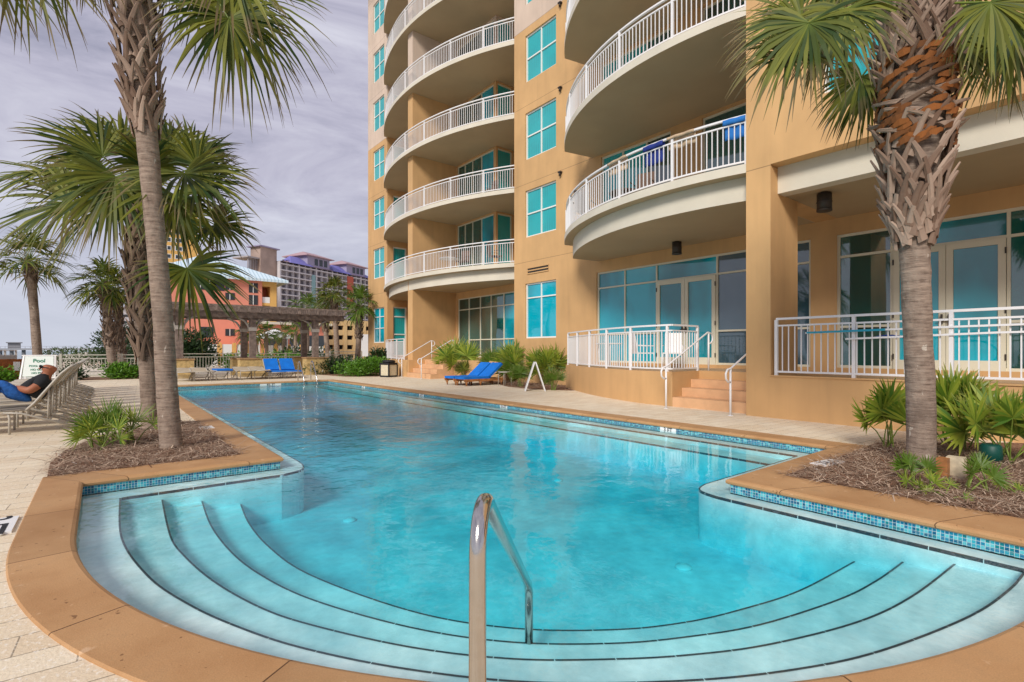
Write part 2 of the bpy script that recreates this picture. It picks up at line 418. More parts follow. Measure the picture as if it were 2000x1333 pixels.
def text(s, size, name, m, parent, mtx, ext=.001):
    c = bpy.data.curves.new('t', 'FONT'); c.body = s; c.size = size; c.align_x = 'CENTER'; c.align_y = 'CENTER'; c.extrude = ext; c.offset = size * .012
    o = bpy.data.objects.new('t', c); COL.objects.link(o)
    dg = bpy.context.evaluated_depsgraph_get(); me = bpy.data.meshes.new_from_object(o.evaluated_get(dg))
    bpy.data.objects.remove(o); me.materials.clear(); me.materials.append(m); me.transform(mtx)
    q = bpy.data.objects.new(name, me); COL.objects.link(q); q.parent = parent; return q
def frameM(o, x, y):                       # text plane: x right, y up
    x = Vector(x).normalized(); y = Vector(y).normalized(); z = x.cross(y)
    return Matrix(((x.x, y.x, z.x, o[0]), (x.y, y.y, z.y, o[1]), (x.z, y.z, z.z, o[2]), (0, 0, 0, 1)))

# ------------------------------------------------------------------ ground
def plane(name, x0, x1, y0, y1, z, m, kind='structure'):
    b = MB(); b.add([(x0, y0, z), (x1, y0, z), (x1, y1, z), (x0, y1, z)], [(0, 1, 2, 3)]); return b.build(name, m, kind=kind)
M['sand'] = mat('sand', (.66, .58, .47), .95, var=.08, vs=.4, bump=.4, bs=6)
M['sea'] = mat('sea', (.02, .12, .16), .12, c2=(.05, .20, .22), vs=.05, bump=1., bs=.9)
M['asphalt'] = mat('asphalt', (.10, .10, .10), .9, var=.1, vs=1)
ss = MB(); ss.add([(-4000, -600, -4), (-20, -600, -4), (-20, 5000, -4), (-4000, 5000, -4)], [(0, 1, 2, 3)]); ss.build('sea', M['sea'], kind='structure')
g = MB(); g.add([(-26, -600, -4.6), (-12, -600, -.35), (-12, 900, -.35), (-26, 900, -4.6)], [(0, 1, 2, 3)])
g.poly([[(-12, -600), (900, -600), (900, 900), (-12, 900)], [(-.9, -.6), (8.6, -.6), (8.6, 23.2), (-.9, 23.2)]], -.35)
g.build('beach_ground', M['sand'], kind='structure')

# ------------------------------------------------------------------ swimming pool
ZW, Z0, Z1, Z2, Z3, ZF = -.09, -.14, -.22, -.30, -.40, -.66
cx, cy, cr = 4.309, 4.762, 4.485
arc = [(cx + cr * math.cos(R(a)), cy + cr * math.sin(R(a))) for a in [180 + 98 * i / 56 for i in range(57)]]
O = [(-.18, 6.6), (-.178, 5.7)] + arc[:-1] + [(4.93, .325), (4.93, 2.65), (7.7, 2.65), (7.7, 22.4), (1.72, 22.4), (1.68, 6.6)]
pool = thing('swimming_pool', 'turquoise swimming pool with curved shallow bay, tan coping and mosaic tile band', 'swimming pool', (0, 0, 0))
cop = MB()
prof = [(.30, -.12), (.30, .006), (.292, .013), (.0, .013), (-.022, .004), (-.034, -.014), (-.030, -.034), (-.012, -.045), (.02, -.045)]
def outer_loop(d):
    q = offset(O, d); e = d - .30; n_ = len(q)
    for i, c_ in ((n_ - 6, (5.51, .11)), (n_ - 5, (5.51, 2.38)), (n_ - 4, (8.08, 2.38)), (n_ - 3, (8.03, 22.75)), (n_ - 2, (1.38, 22.75)), (n_ - 1, (1.34, 7.05)), (0, (-.475, 7.05))): q[i] = c_
    q[n_ - 6] = (5.51 + e, .11 - e); q[n_ - 5] = (5.51 + e, 2.38 - e); q[n_ - 1] = (1.34 - e, 7.05 + e); q[0] = (-.475 - e, 7.05 + e)
    return q
loops = [outer_loop(d) if d > .2 else offset(O, d) for d, _ in prof]
n = len(O); cum = [0]
for i in range(n): cum.append(cum[-1] + math.dist(O[i], O[(i + 1) % n]))
for k in range(len(prof) - 1):
    for i in range(n):
        j = (i + 1) % n
        a, b, c, d = loops[k][i], loops[k][j], loops[k + 1][j], loops[k + 1][i]
        z0, z1 = prof[k][1], prof[k + 1][1]
        cop.add([(*a, z0), (*b, z0), (*c, z1), (*d, z1)], [(0, 1, 2, 3)], uv=[(cum[i], prof[k][0]), (cum[i + 1], prof[k][0]), (cum[i + 1], prof[k + 1][0]), (cum[i], prof[k + 1][0])])
cop.build('coping', M['coping'], pool)
tb = MB(); tb.wallstrip([q for q in O], -.15, -.03, closed=True, uv=True, flip=True); tb.build('tile_band', M['tile'], pool)
L1 = spline([(.14, 6.28), (.12, 4.96), (.23, 4.01), (.39, 3.40), (.57, 2.94), (.77, 2.55), (1.08, 2.1), (1.47, 1.67), (1.99, 1.27), (2.46, 1.0), (2.93, .81), (3.67, .62), (4.27, .54), (4.73, .52)], 7)
L2 = spline([(.48, 6.30), (.44, 5.03), (.48, 4.45), (.58, 3.84), (.73, 3.3), (.90, 2.92), (1.23, 2.38), (1.58, 1.97), (1.95, 1.67), (2.28, 1.45), (2.69, 1.24), (3.31, 1.03), (3.91, .93), (4.74, .88)], 7)
L3 = spline([(.83, 6.30), (.78, 5.38), (.80, 4.6), (.88, 3.99), (1.05, 3.38), (1.39, 2.68), (1.75, 2.20), (2.18, 1.84), (2.56, 1.62), (3.0, 1.43), (3.69, 1.26), (4.19, 1.20), (4.73, 1.18)], 7)
L4 = spline([(1.2, 6.30), (1.13, 5.54), (1.13, 4.76), (1.23, 3.99), (1.57, 3.03), (1.95, 2.46), (2.43, 2.05), (2.86, 1.82), (3.3, 1.68), (3.86, 1.56), (4.73, 1.50)], 7)
corner = spline([(4.72, 2.45), (4.73, 2.72), (4.82, 2.93), (5.05, 3.01)], 6)
nose = spline([(1.99, 6.95), (1.97, 6.66), (1.88, 6.42), (1.62, 6.29)], 6)
A = L1 + corner + [(7.42, 3.02), (7.42, 22.12), (1.99, 22.12)] + nose
fl = MB()
fl.poly([O, A], Z0); fl.wallstrip(A, ZF - .02, Z0, closed=True, flip=True)
def strip2(b, p, q, z, mi=0):
    p = resample(p, 90); q = resample(q, 90)
    for i in range(89): b.add([(*p[i], z), (*p[i + 1], z), (*q[i + 1], z), (*q[i], z)], [(0, 1, 2, 3)], mi)
for a, b, z, zl in ((L1, L2, Z1, Z2), (L2, L3, Z2, Z3), (L3, L4, Z3, ZF)):
    strip2(fl, a, b, z); fl.wallstrip(b, zl - .02, z)
fl.add([(6.96, 3.0, Z1), (7.44, 3.0, Z1), (7.44, 22.14, Z1), (6.96, 22.14, Z1)], [(0, 1, 2, 3)]); fl.add([(6.96, 3.0, ZF - .02), (6.96, 3.0, Z1), (6.96, 22.14, Z1), (6.96, 22.14, ZF - .02)], [(0, 1, 2, 3)])
fl.poly([offset(O, -.02)], ZF)
fl.wallstrip(O, -1.0, -.13, closed=True, flip=True)
fl.build('basin', M['plaster'], pool)
tr = MB()
def trim(pts, z, d=.0125, closed=False):
    L = sum(math.dist(a, b) for a, b in zip(pts[:-1], pts[1:])); p = resample(pts, max(2, int(L / .05)))
    for i in range(len(p) - 1):
        a, b = Vector(p[i]), Vector(p[i + 1]); e_ = (b - a)
        if e_.length < 1e-5: continue
        e_.normalize(); nn_ = Vector((e_.y, -e_.x)) * d
        if i % 6 == 5: b = a + (b - a) * .88
        tr.add([(*(a - nn_ * .1), z + .003), (*(b - nn_ * .1), z + .003), (*(b + nn_), z + .003), (*(a + nn_), z + .003)], [(0, 1, 2, 3)])
        m_ = -nn_ * .12
        tr.add([(*(a + m_), z - .022), (*(b + m_), z - .022), (*(b + m_), z + .003), (*(a + m_), z + .003)], [(0, 1, 2, 3)])
trim(A + [A[0]], Z0); trim(L2, Z1); trim(L3, Z2); trim(L4, Z3); trim([(6.96, 3.02), (6.96, 22.1)], Z1)
tr.build('black_step_trim', M['trim'], pool)
# water
wm = bpy.data.materials.new('pool_water'); wm.use_nodes = True; t = wm.node_tree; t.nodes.clear()
wo = nn(t, 'ShaderNodeOutputMaterial'); tp = nn(t, 'ShaderNodeBsdfTransparent'); gl = nn(t, 'ShaderNodeBsdfGlossy'); gl.inputs['Roughness'].default_value = .02
tp.inputs[0].default_value = (.97, 1, 1, 1)
ge = nn(t, 'ShaderNodeNewGeometry'); s = nn(t, 'ShaderNodeSeparateXYZ'); t.links.new(ge.outputs['Position'], s.inputs[0])
amp = remap(t, s.outputs[1], 4.0, 12., .10, 1.)
leftr = remap(t, s.outputs[0], 3.2, 6., 1., .22)
amp = math_(t, 'MULTIPLY', amp, leftr)
patch = remap(t, noise(t, .45, 2), .35, .65, .35, 1.)
amp = math_(t, 'MULTIPLY', amp, patch)
h = math_(t, 'ADD', noise(t, 6., 3, rough=.5), math_(t, 'MULTIPLY', noise(t, 2.2, 2), 1.1))
h = math_(t, 'MULTIPLY', h, amp)
bp = bumpn(t, h, 1., .085)
fz = nn(t, 'ShaderNodeFresnel'); fz.inputs[0].default_value = 1.33; t.links.new(bp, fz.inputs[1]); t.links.new(bp, gl.inputs['Normal'])
ms = nn(t, 'ShaderNodeMixShader'); t.links.new(math_(t, 'MULTIPLY', fz.outputs[0], math_(t, 'SUBTRACT', 1., ge.outputs['Backfacing'])), ms.inputs[0]); t.links.new(tp.outputs[0], ms.inputs[1]); t.links.new(gl.outputs[0], ms.inputs[2])
va = nn(t, 'ShaderNodeVolumeAbsorption'); va.inputs['Color'].default_value = (.0, .86, .925, 1); va.inputs['Density'].default_value = 1.15
t.links.new(ms.outputs[0], wo.inputs['Surface']); t.links.new(va.outputs[0], wo.inputs['Volume'])
wt = MB(); wt.prism(offset(O, .012), -.98, ZW); wt.build('water', wm, kind='structure')
# fittings on the floor
ft_ = [(683, 1018), (1090, 940), (1335, 1110)]
for px_, py_ in ft_:
    q = G(px_, py_, ZF); b = MB(); b.tube([q, q + Vector((0, 0, .02)), q + Vector((0, 0, .03))], [.075, .07, .03], 16); b.tube([q + Vector((0, 0, .03)), q + Vector((0, 0, .034))], .03, 12)
    b.build('floor_inlet', M['white'], pool)
# depth markers
def marker_wall(Y, X, txt, wd=.28):
    b = MB(); b.box(X - .006, X + .01, Y - wd / 2, Y + wd / 2, -.135, -.012 - .03); o = b.build('depth_marker', M['white'], pool)
    text(txt, .095, 'depth_lettering', M['black'], o, frameM((X - .008, Y, -.088), (0, -1, 0), (0, 0, 1)))
marker_wall(5.27, 7.7, '3 FT', .32); marker_wall(9.95, 7.7, '3½FT'); marker_wall(14.1, 7.7, '4 FT'); marker_wall(18.6, 7.7, '4 FT')
b = MB(); b.box(4.95, 5.75, 22.39, 22.41, -.15, -.035); o = b.build('depth_marker', M['white'], pool)
text('4½ FT', .115, 'depth_lettering', M['black'], o, frameM((5.35, 22.386, -.09), (1, 0, 0), (0, 0, 1)))
def marker_deck(c, xd, yd, txt, w_=.42, h_=.16):
    c = Vector(c); xd = Vector(xd).normalized(); yd = Vector(yd).normalized()
    b = MB(); q = [c - xd * w_ / 2 - yd * h_ / 2, c + xd * w_ / 2 - yd * h_ / 2, c + xd * w_ / 2 + yd * h_ / 2, c - xd * w_ / 2 + yd * h_ / 2]
    b.prism([(v.x, v.y) for v in q], c.z - .03, c.z); o = b.build('depth_marker', M['white'], pool)
    text(txt, h_ * .95, 'depth_lettering', M['black'], o, frameM(c + Vector((0, 0, .0015)), xd, yd), .0005)
marker_deck(G(1616, 903, .022), (-1, .12, 0), (0, -1, 0), '3 FT', .42, .17)
marker_deck((-.655, 5.29, .016), (0, -1, 0), (1, 0, 0), '3 FT', .44, .30)
marker_deck(G(403, 835, .016), (0, -1, 0), (-1, 0, 0), '3 FT', .34, .2)
# grab rail in the foreground
gb = Vector((.744, 1.07, 0)); ge_ = Vector((1.826, 2.134, 0)); gd = (ge_ - gb); gl_ = gd.length; gd.normalize()
pts = [gb + Vector((0, 0, z)) for z in (-.02, .3, .6, .70)]
ctr = gb + gd * .10 + Vector((0, 0, .76))
for a in range(170, 45, -12):
    pts.append(ctr + gd * math.cos(R(a)) * .10 + Vector((0, 0, math.sin(R(a)) * .125)))
e1 = ge_ + Vector((0, 0, .03)) - gd * .03
pts += [pts[-1].lerp(e1, k) for k in (.25, .5, .75, .96)] + [ge_ + Vector((0, 0, -.02)), ge_ + Vector((0, 0, -.1)), ge_ + Vector((0, 0, Z2 - .01))]
gr = MB(); gr.tube(pts, .0225, 24)
o = gr.build('grab_rail', M['steel'], None, 'polished steel grab rail rising from the near coping down to the pool steps', 'handrail')
fb = MB(); fb.tube([(gb.x, gb.y, .0135), (gb.x, gb.y, .02), (gb.x, gb.y, .03)], [.05, .05, .03], 24); fb.build('base_flange', M['steel'], o)
# ladder at the far end
ld = thing('pool_ladder', 'pair of steel handrails entering the far end of the pool', 'pool ladder', (6.9, 22.6, 0))
for x in (-.27, .27):
    b = MB(); b.tube([(x, .55, 0), (x, .55, .5), (x, .52, .75), (x, .42, .84), (x, .28, .80), (x, -.12, .32), (x, -.28, .10), (x, -.32, -.2), (x, -.32, -.6)], .025, 10); b.build('rail', M['steel'], ld)

# ------------------------------------------------------------------ deck and beds
bedL = [(-.44, 7.01), (1.37, 7.01), (1.37, 11.0), (.9, 10.95), (.35, 10.45), (-.1, 9.75), (-.38, 8.8), (-.47, 7.9)]
copO = outer_loop(.296)
bedR = [(5.47, -3.), (12., -3.), (10.0, 1.2), (8.5, 2.41), (5.47, 2.41)]
bedC = [(11.85, 11.75), (11.25, 12.9), (11.35, 14.4), (12.0, 16.0), (12.45, 17.9), (12.5, 20.8), (14.5, 20.8), (14.5, 11.75)]
bedF = [(-9, 29.2), (1.5, 28.9), (1.5, 32.2), (-9, 32.2)]
bedT = [(9.4, 24.9), (10.6, 24.1), (12.2, 24.5), (13.7, 29.5), (13.7, 34), (8.9, 34), (8.9, 29.2)]
deckpoly = [(-3.4, -4.5), (3.0, -4.5), (13.5, -4.5), (17.5, -4.5), (17.5, 34.5), (-9.5, 34.5), (-9.5, 14), (-6, 8)]
dk = MB(); dk.poly([deckpoly, copO], 0.); dk.wallstrip(deckpoly, -.6, 0., closed=True)
dk.build('paver_deck', M['paver'], kind='structure')
def mound(poly, z, name, hgt=.05):
    b = MB(); b.poly([poly], z); b.wallstrip(poly, -.02, z, closed=True); return b.build(name, M['mulch'], kind='stuff')
def inside(p, poly):
    c = False; n = len(poly)
    for i in range(n):
        a, b = poly[i], poly[(i + 1) % n]
        if (a[1] > p[1]) != (b[1] > p[1]) and p[0] < (b[0] - a[0]) * (p[1] - a[1]) / (b[1] - a[1]) + a[0]: c = not c
    return c
def straw(poly, z, n, name, size=1., lim=None):
    xs = [p[0] for p in poly]; ys = [p[1] for p in poly]; b = MB(); k = 0
    while k < n:
        x = rnd.uniform(min(xs), max(xs)); y = rnd.uniform(min(ys), max(ys))
        if lim and not (lim[0] < x < lim[1] and lim[2] < y < lim[3]): continue
        if not inside((x, y), poly): continue
        k += 1; a = rnd.uniform(0, 6.3); L = rnd.uniform(.06, .20) * size; w_ = rnd.uniform(.0016, .004) * size
        d = Vector((math.cos(a), math.sin(a), rnd.uniform(-.12, .3))); s_ = Vector((-d.y, d.x, 0)) * w_
        bend = Vector((-d.y, d.x, 0)) * rnd.uniform(-.3, .3) * L
        p = Vector((x, y, z + rnd.uniform(0, .03) * size))
        q = p + d * L * .5 + bend * .4 + Vector((0, 0, .008)); r = p + d * L + bend - Vector((0, 0, d.z * L * .6))
        b.add([p - s_, p + s_, q + s_, q - s_, r + s_ * .5, r - s_ * .5], [(0, 1, 2, 3), (3, 2, 4, 5)])
    return b.build(name, M['straw'], kind='stuff')
mound(bedL, .008, 'mulch_bed'); straw(bedL, .008, 6500, 'pine_straw', 1., (-1, 2, 6.9, 10.9)); straw(bedL, .012, 350, 'pine_straw', 2.2, (-1, 2, 6.9, 10.9))
mound(bedR, .008, 'mulch_bed'); straw(bedR, .008, 12500, 'pine_straw', 1.0, (5.47, 9.0, -.6, 2.42)); straw(bedR, .012, 500, 'pine_straw', 2.0, (5.3, 9.0, -.6, 2.3))
mound(bedC, .010, 'mulch_bed'); straw(bedC, .01, 1800, 'pine_straw', 2.)
mound(bedF, .008, 'mulch_bed'); mound(bedT, .008, 'mulch_bed')

# ------------------------------------------------------------------ hotel
H = thing('hotel_tower', 'tall ochre stucco beachfront hotel with curved balconies and teal windows', 'building', (0, 0, 0))
NL = 7; FH = 3.16; ZT = 4.87 + FH * NL
wl = MB()
def wall(mb, ax, c, u0, u1, z0, z1, ops=(), depth=.14):
    us = sorted({u0, u1, *[q for o in ops for q in o[:2]]}); zs = sorted({z0, z1, *[q for o in ops for q in o[2:]]})
    def pt(u, z, d=0): return (c + d, u, z) if ax == 'X' else (u, c + d, z)
    for i in range(len(us) - 1):
        for j in range(len(zs) - 1):
            a, b, p, q = us[i], us[i + 1], zs[j], zs[j + 1]; um, zm = (a + b) / 2, (p + q) / 2
            if any(o[0] < um < o[1] and o[2] < zm < o[3] for o in ops): continue
            f = (3, 2, 1, 0) if ax == 'X' else (0, 1, 2, 3)
            mb.add([pt(a, p), pt(b, p), pt(b, q), pt(a, q)], [f])
    for o in ops:
        a, b, p, q = o
        for (s1, s2) in (((a, p), (b, p)), ((b, p), (b, q)), ((b, q), (a, q)), ((a, q), (a, p))):
            mb.add([pt(*s1), pt(*s2), pt(*s2, depth), pt(*s1, depth)], [(0, 1, 2, 3)])
def win(ax, c, u0, u1, z0, z1, vb=(), hb=(), name='window', gm='glass', fm='frame_white', fw=.055, parent=None, label=None, depth=.09, cells=None):
    f = MB(); w2 = fw
    def bx(a, b, p, q, d0=0., d1=.05):
        if ax == 'X': f.box(c + depth - d0 - .03, c + depth + d1, a, b, p, q)
        else: f.box(a, b, c + depth - d0 - .03, c + depth + d1, p, q)
    bx(u0, u1, z0, z0 + w2); bx(u0, u1, z1 - w2, z1); bx(u0, u0 + w2, z0 + w2, z1 - w2); bx(u1 - w2, u1, z0 + w2, z1 - w2)
    for v in vb: bx(v - w2 * .45, v + w2 * .45, z0 + w2, z1 - w2)
    cuts = sorted([u0 + w2, *[q for v in vb for q in (v - w2 * .45, v + w2 * .45)], u1 - w2])
    for hz in hb:
        zz, ua, ub = hz if isinstance(hz, tuple) else (hz, u0, u1)
        for k in range(0, len(cuts), 2):
            if cuts[k] >= ua - .06 and cuts[k + 1] <= ub + .06: bx(cuts[k], cuts[k + 1], zz - w2 * .45, zz + w2 * .45)
    o = f.build(name, M[fm], parent or H, label)
    p_ = MB()
    cu = [u0 + .01, *sorted(vb), u1 - .01]; ms_ = [gm]
    for i in range(len(cu) - 1):
        g_ = cells[i % len(cells)] if cells else gm
        if g_ not in ms_: ms_.append(g_)
        mi = ms_.index(g_); tl = rnd.uniform(-.004, .004)
        if ax == 'X': p_.add([(c + depth + .012 + tl, cu[i], z0 + .01), (c + depth + .012 - tl, cu[i + 1], z0 + .01), (c + depth + .012, cu[i + 1], z1 - .01), (c + depth + .012 + tl * .5, cu[i], z1 - .01)], [(3, 2, 1, 0)], mi)
        else: p_.add([(cu[i], c + depth + .012, z0 + .01), (cu[i + 1], c + depth + .012, z0 + .01), (cu[i + 1], c + depth + .012, z1 - .01), (cu[i], c + depth + .012, z1 - .01)], [(0, 1, 2, 3)], mi)
    p_.build('pane', [M[q] for q in ms_], o)
    return o
def door(ax, c, u0, u1, z0, z1, hinge=1, label=None):
    f = MB(); fw = .11; d0 = c + .035; d1 = c + .10
    def bx(m, a, b, p, q, e0=d0, e1=d1):
        if ax == 'X': m.box(e0, e1, a, b, p, q)
        else: m.box(a, b, e0, e1, p, q)
    bx(f, u0, u0 + fw, z0, z1); bx(f, u1 - fw, u1, z0, z1); bx(f, u0 + fw, u1 - fw, z1 - fw, z1); bx(f, u0 + fw, u1 - fw, z0, z0 + .24)
    o = f.build('door', M['frame'], H, label)
    g_ = MB(); bx(g_, u0 + fw, u1 - fw, z0 + .24, z1 - fw, c + .07, c + .082); g_.build('pane', M['glass_store'], o)
    hx = u0 + fw * .5 if hinge < 0 else u1 - fw * .5
    h_ = MB()
    if ax == 'X': h_.box(c - .03, c + .035, hx - .012, hx + .012, z0 + .98, z0 + 1.18); h_.box(c - .03, c - .012, hx - .06, hx + .06, z0 + 1.05, z0 + 1.08)
    h_.build('handle', M['bronze'], o)
    hi = MB(); e_ = u1 if hinge < 0 else u0
    for z in (z0 + .25, z0 + 1.15, z1 - .3): hi.box(c + .02, c + .035, e_ - .014, e_ + .014, z, z + .12)
    hi.build('hinge', M['bronze'], o)
def lev(k): return 4.87 + FH * k
WX = 13.4; SX = 13.4
# --- W facade and C back wall on plane X=13.4
opsW = [(YX(1086, WX), YX(1026, WX), 1.79, 4.0)]
for k in range(NL - 1): opsW.append((YX(1086, WX), YX(1026, WX), 5.87 + 3.14 * k, 7.76 + 3.14 * k))
cs = [YX(q, SX) for q in (1459, 1398, 1280, 1218, 1165)]
opsW.append((5.17, cs[4], .9, 4.0))
for k in range(NL - 1):
    opsW.append((9.08, 11.85, 5.12 + FH * k, 7.95 + FH * k)); opsW.append((5.3, 8.05, 5.12 + FH * k, 7.95 + FH * k))
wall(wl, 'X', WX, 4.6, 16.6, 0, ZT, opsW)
gy = (YX(1086, WX), YX(1026, WX)); gm = sum(gy) / 2
win('X', WX, gy[0], gy[1], 1.79, 4.0, [gm], [3.42], gm='glass_store')
for k in range(NL - 1): win('X', WX, gy[0], gy[1], 5.87 + 3.14 * k, 7.76 + 3.14 * k, [gm], [6.82 + 3.14 * k])
sf = win('X', SX, 5.17, cs[4], .9, 4.0, [cs[1], cs[2], cs[3]], [3.45, (1.85, 0, cs[1]), (1.85, cs[2], 99)], name='storefront', gm='glass_store', fm='frame', cells=['glass_grey', 'glass_store', 'glass_store', 'glass_store'])
dm = (cs[1] + cs[2]) / 2
door('X', SX - .012, cs[1] + .03, dm - .004, .86, 3.42, 1); door('X', SX - .012, dm + .004, cs[2] - .03, .86, 3.42, -1)
for k in range(NL - 1):
    z0, z1 = 5.12 + FH * k, 7.95 + FH * k
    win('X', WX, 9.08, 11.85, z0, z1, [10.0, 10.95], [], name='balcony_door', fm='frame', cells=['glass_dark', 'glass', 'glass']); win('X', WX, 5.3, 8.05, z0, z1, [6.65], [], name='balcony_door', fm='frame', cells=['glass_dark', 'glass_dark'])
# louvre above ground window
lv = MB(); y0, y1 = YX(1071, WX), YX(1031, WX)
lv.box(WX - .004, WX + .01, y0, y1, 4.38, 4.64, 1)
for z in (4.385, 4.50, 4.615): lv.box(WX - .03, WX - .004, y0 - .02, y1 + .02, z - .022, z + .022, 0)
lv.build('louvre_vent', [M['stucco'], M['bronze']], H)
for k in range(NL - 1):
    z = 7.95 + FH * k; b = MB(); y = YX(1096, WX); b.box(WX - .12, WX, y - .07, y + .07, z - .02, z + .03); b.tube([(WX - .07, y, z - .12), (WX - .07, y, z - .02)], [.05, .04], 10); b.build('wall_lamp', M['bronze'], H)
# --- pier and R wing
wl.box(10.07, 11.28, 4.60, 5.08, 0, 4.385); wl.box(10.07, 13.41, 4.60, 5.08, 4.385, ZT); wl.box(11.28, 13.39, 4.60, 5.084, 0, .79)
wl.box(10.07, 10.22, -9, 4.60, 0, .80)
wl.box(10.05, 10.24, -9, 4.599, .80, .825)
opR = []
ry0, ry1 = YX(1880, 10.07), YX(1608, 10.07)
for k in range(NL - 1): opR.append((ry0, ry1, 5.89 + 3.14 * k, 7.78 + 3.14 * k))
wall(wl, 'X', 10.071, -9, 4.60, 4.90, ZT, opR)
for k in range(NL - 1): win('X', 10.07, ry0, ry1, 5.89 + 3.14 * k, 7.78 + 3.14 * k, [(ry0 + ry1) / 2], [6.84 + 3.14 * k])
wl.add([(10.071, -9, 4.90), (10.071, 4.6, 4.90), (10.4, 4.6, 4.90), (10.4, -9, 4.90)], [(0, 1, 2, 3)])
rs = [YX(q, SX) for q in (1990, 1966, 1747, 1633)]
nw = (YX(1583, SX), 4.59 + 1.3)
rs3 = YX(1969, SX); rs2 = YX(1740, SX)
wall(wl, 'X', 13.401, -9, 4.6, .5, 4.42, [(rs[3] - 9, rs[3], .9, 4.0)])
win('X', 13.4, rs[3] - 9, rs[3], .9, 4.0, [rs2, rs3, rs3 - 1.3, rs3 - 2.6], [3.48, (1.85, rs2, 99), (1.85, -99, rs3)], name='storefront', gm='glass_store', fm='frame', fw=.06, cells=['glass_dark', 'glass_store', 'glass_dark', 'glass_store', 'glass_dark'])
dm = (rs2 + rs3) / 2
door('X', 13.388, rs3 + .035, dm - .004, .86, 3.45, 1); door('X', 13.388, dm + .004, rs2 - .035, .86, 3.45, -1)
bm = MB(); bm.box(10.37, 10.67, -9, 4.598, 4.38, 4.90, 0); bm.build('porch_beam', M['fascia'], H)
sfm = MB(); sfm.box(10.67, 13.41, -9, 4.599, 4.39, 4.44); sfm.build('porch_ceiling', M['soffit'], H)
tf = MB(); tf.box(10.22, 13.6, -9, 4.6, .5, .74); tf.build('terrace', M['terrace'], H)
# --- railings
def railing(path, h=1.05, post=1.7, step=.112, z=None, name='railing', parent=None, lab=None):
    b = MB(); pts = [Vector(p) for p in path]; L = [0]
    for a, c in zip(pts[:-1], pts[1:]): L.append(L[-1] + (c - a).length)
    def at(t):
        for i in range(len(L) - 1):
            if t <= L[i + 1] + 1e-9:
                k = (t - L[i]) / max(1e-9, L[i + 1] - L[i]); return pts[i].lerp(pts[i + 1], k)
        return pts[-1]
    U = Vector((0, 0, 1))
    for a, c in zip(pts[:-1], pts[1:]):
        b.bar(a + U * (h - .02), c + U * (h - .02), .055, .04); b.bar(a + U * (h - .15), c + U * (h - .15), .035, .03); b.bar(a + U * .07, c + U * .07, .035, .035)
    n_ = max(1, round(L[-1] / post))
    for i in range(n_ + 1):
        p = at(L[-1] * i / n_); b.box(p.x - .027, p.x + .027, p.y - .027, p.y + .027, p.z, p.z + h - .04)
    n_ = int(L[-1] / step)
    for i in range(1, n_):
        p = at(L[-1] * i / n_); b.box(p.x - .009, p.x + .009, p.y - .009, p.y + .009, p.z + .085, p.z + h - .165)
    return b.build(name, M['rail'], parent or H, lab)
def arcpts(c, r, y0, y1, n):
    return [(c[0] - math.sqrt(max(0, r * r - (y0 + (y1 - y0) * i / n - c[1]) ** 2)), y0 + (y1 - y0) * i / n) for i in range(n + 1)]
CC, CR = (17.182, 6.998), 7.35; TC, TR = (24.62, 23.36), 12.66
def rail3(c, r, y0, y1, z, n=26): return [(x, y, z) for x, y in arcpts(c, r, y0, y1, n)]
cTip = 12.42
for k in range(NL):
    z0, z1 = lev(k), lev(k) + .18
    ap = arcpts(CC, CR, cTip, 5.078, 32)
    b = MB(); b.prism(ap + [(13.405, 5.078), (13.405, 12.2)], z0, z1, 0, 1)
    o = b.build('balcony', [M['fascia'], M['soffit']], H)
    railing([(x, y, z1) for x, y in arcpts(CC, CR - .08, 12.33, 5.12, 30)], 1.02, 1.75, parent=o)
    railing([(12.22, 12.33, z1), (13.35, 12.18, z1)], 1.02, 1.2, parent=o)
    ap = arcpts(TC, TR, 29.25, 16.6, 44)
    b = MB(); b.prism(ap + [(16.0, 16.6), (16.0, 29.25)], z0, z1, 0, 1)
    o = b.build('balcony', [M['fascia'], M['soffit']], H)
    railing([(x, y, z1) for x, y in arcpts(TC, TR - .08, 29.1, 16.72, 44)], 1.02, 1.75, parent=o)
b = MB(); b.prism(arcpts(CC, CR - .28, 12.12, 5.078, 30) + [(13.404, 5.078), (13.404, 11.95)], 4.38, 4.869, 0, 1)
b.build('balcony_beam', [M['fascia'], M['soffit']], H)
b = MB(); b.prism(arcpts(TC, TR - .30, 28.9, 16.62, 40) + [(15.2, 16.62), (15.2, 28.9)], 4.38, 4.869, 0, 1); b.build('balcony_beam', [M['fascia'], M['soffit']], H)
# --- T bay recess
wl.box(12.27, 14.95, 23.4, 23.9, 0, ZT)
ts = [YX(q, 14.85) for q in (1003, 982, 957, 936, 914, 893.5)]
ops = [(17.0, ts[5], .95, 4.05)]
for k in range(NL - 1): ops.append((20.0, 23.3, 5.12 + FH * k, 7.97 + FH * k))
wall(wl, 'X', 14.85, 19.8, 23.4, 4.4, ZT, [o for o in ops if o[2] > 4.4]); wall(wl, 'X', 14.85, 16.6, 23.4, .5, 4.4, [ops[0]])
win('X', 14.85, 17.0, ts[5], .95, 4.05, [ts[0], ts[1], ts[2], ts[3], ts[4]], [3.45, (1.85, 0, ts[4])], name='storefront', gm='glass_store', fm='frame', cells=['glass_store', 'glass_store', 'glass_dark', 'glass_dark', 'glass_dark', 'glass_dark'])
for k in range(NL - 1):
    z0, z1 = 5.12 + FH * k, 7.97 + FH * k
    win('X', 14.85, 20.0, 23.3, z0, z1, [21.1, 21.9, 22.6], [], name='balcony_door', gm='glass_store', fm='frame', cells=['glass_store', 'glass_dark', 'glass_dark', 'glass_dark'])
    win('Y', 19.8, 14.95, 15.85, z0, z1, [], [], name='balcony_door', fm='frame', label='narrow side-facing teal balcony door')
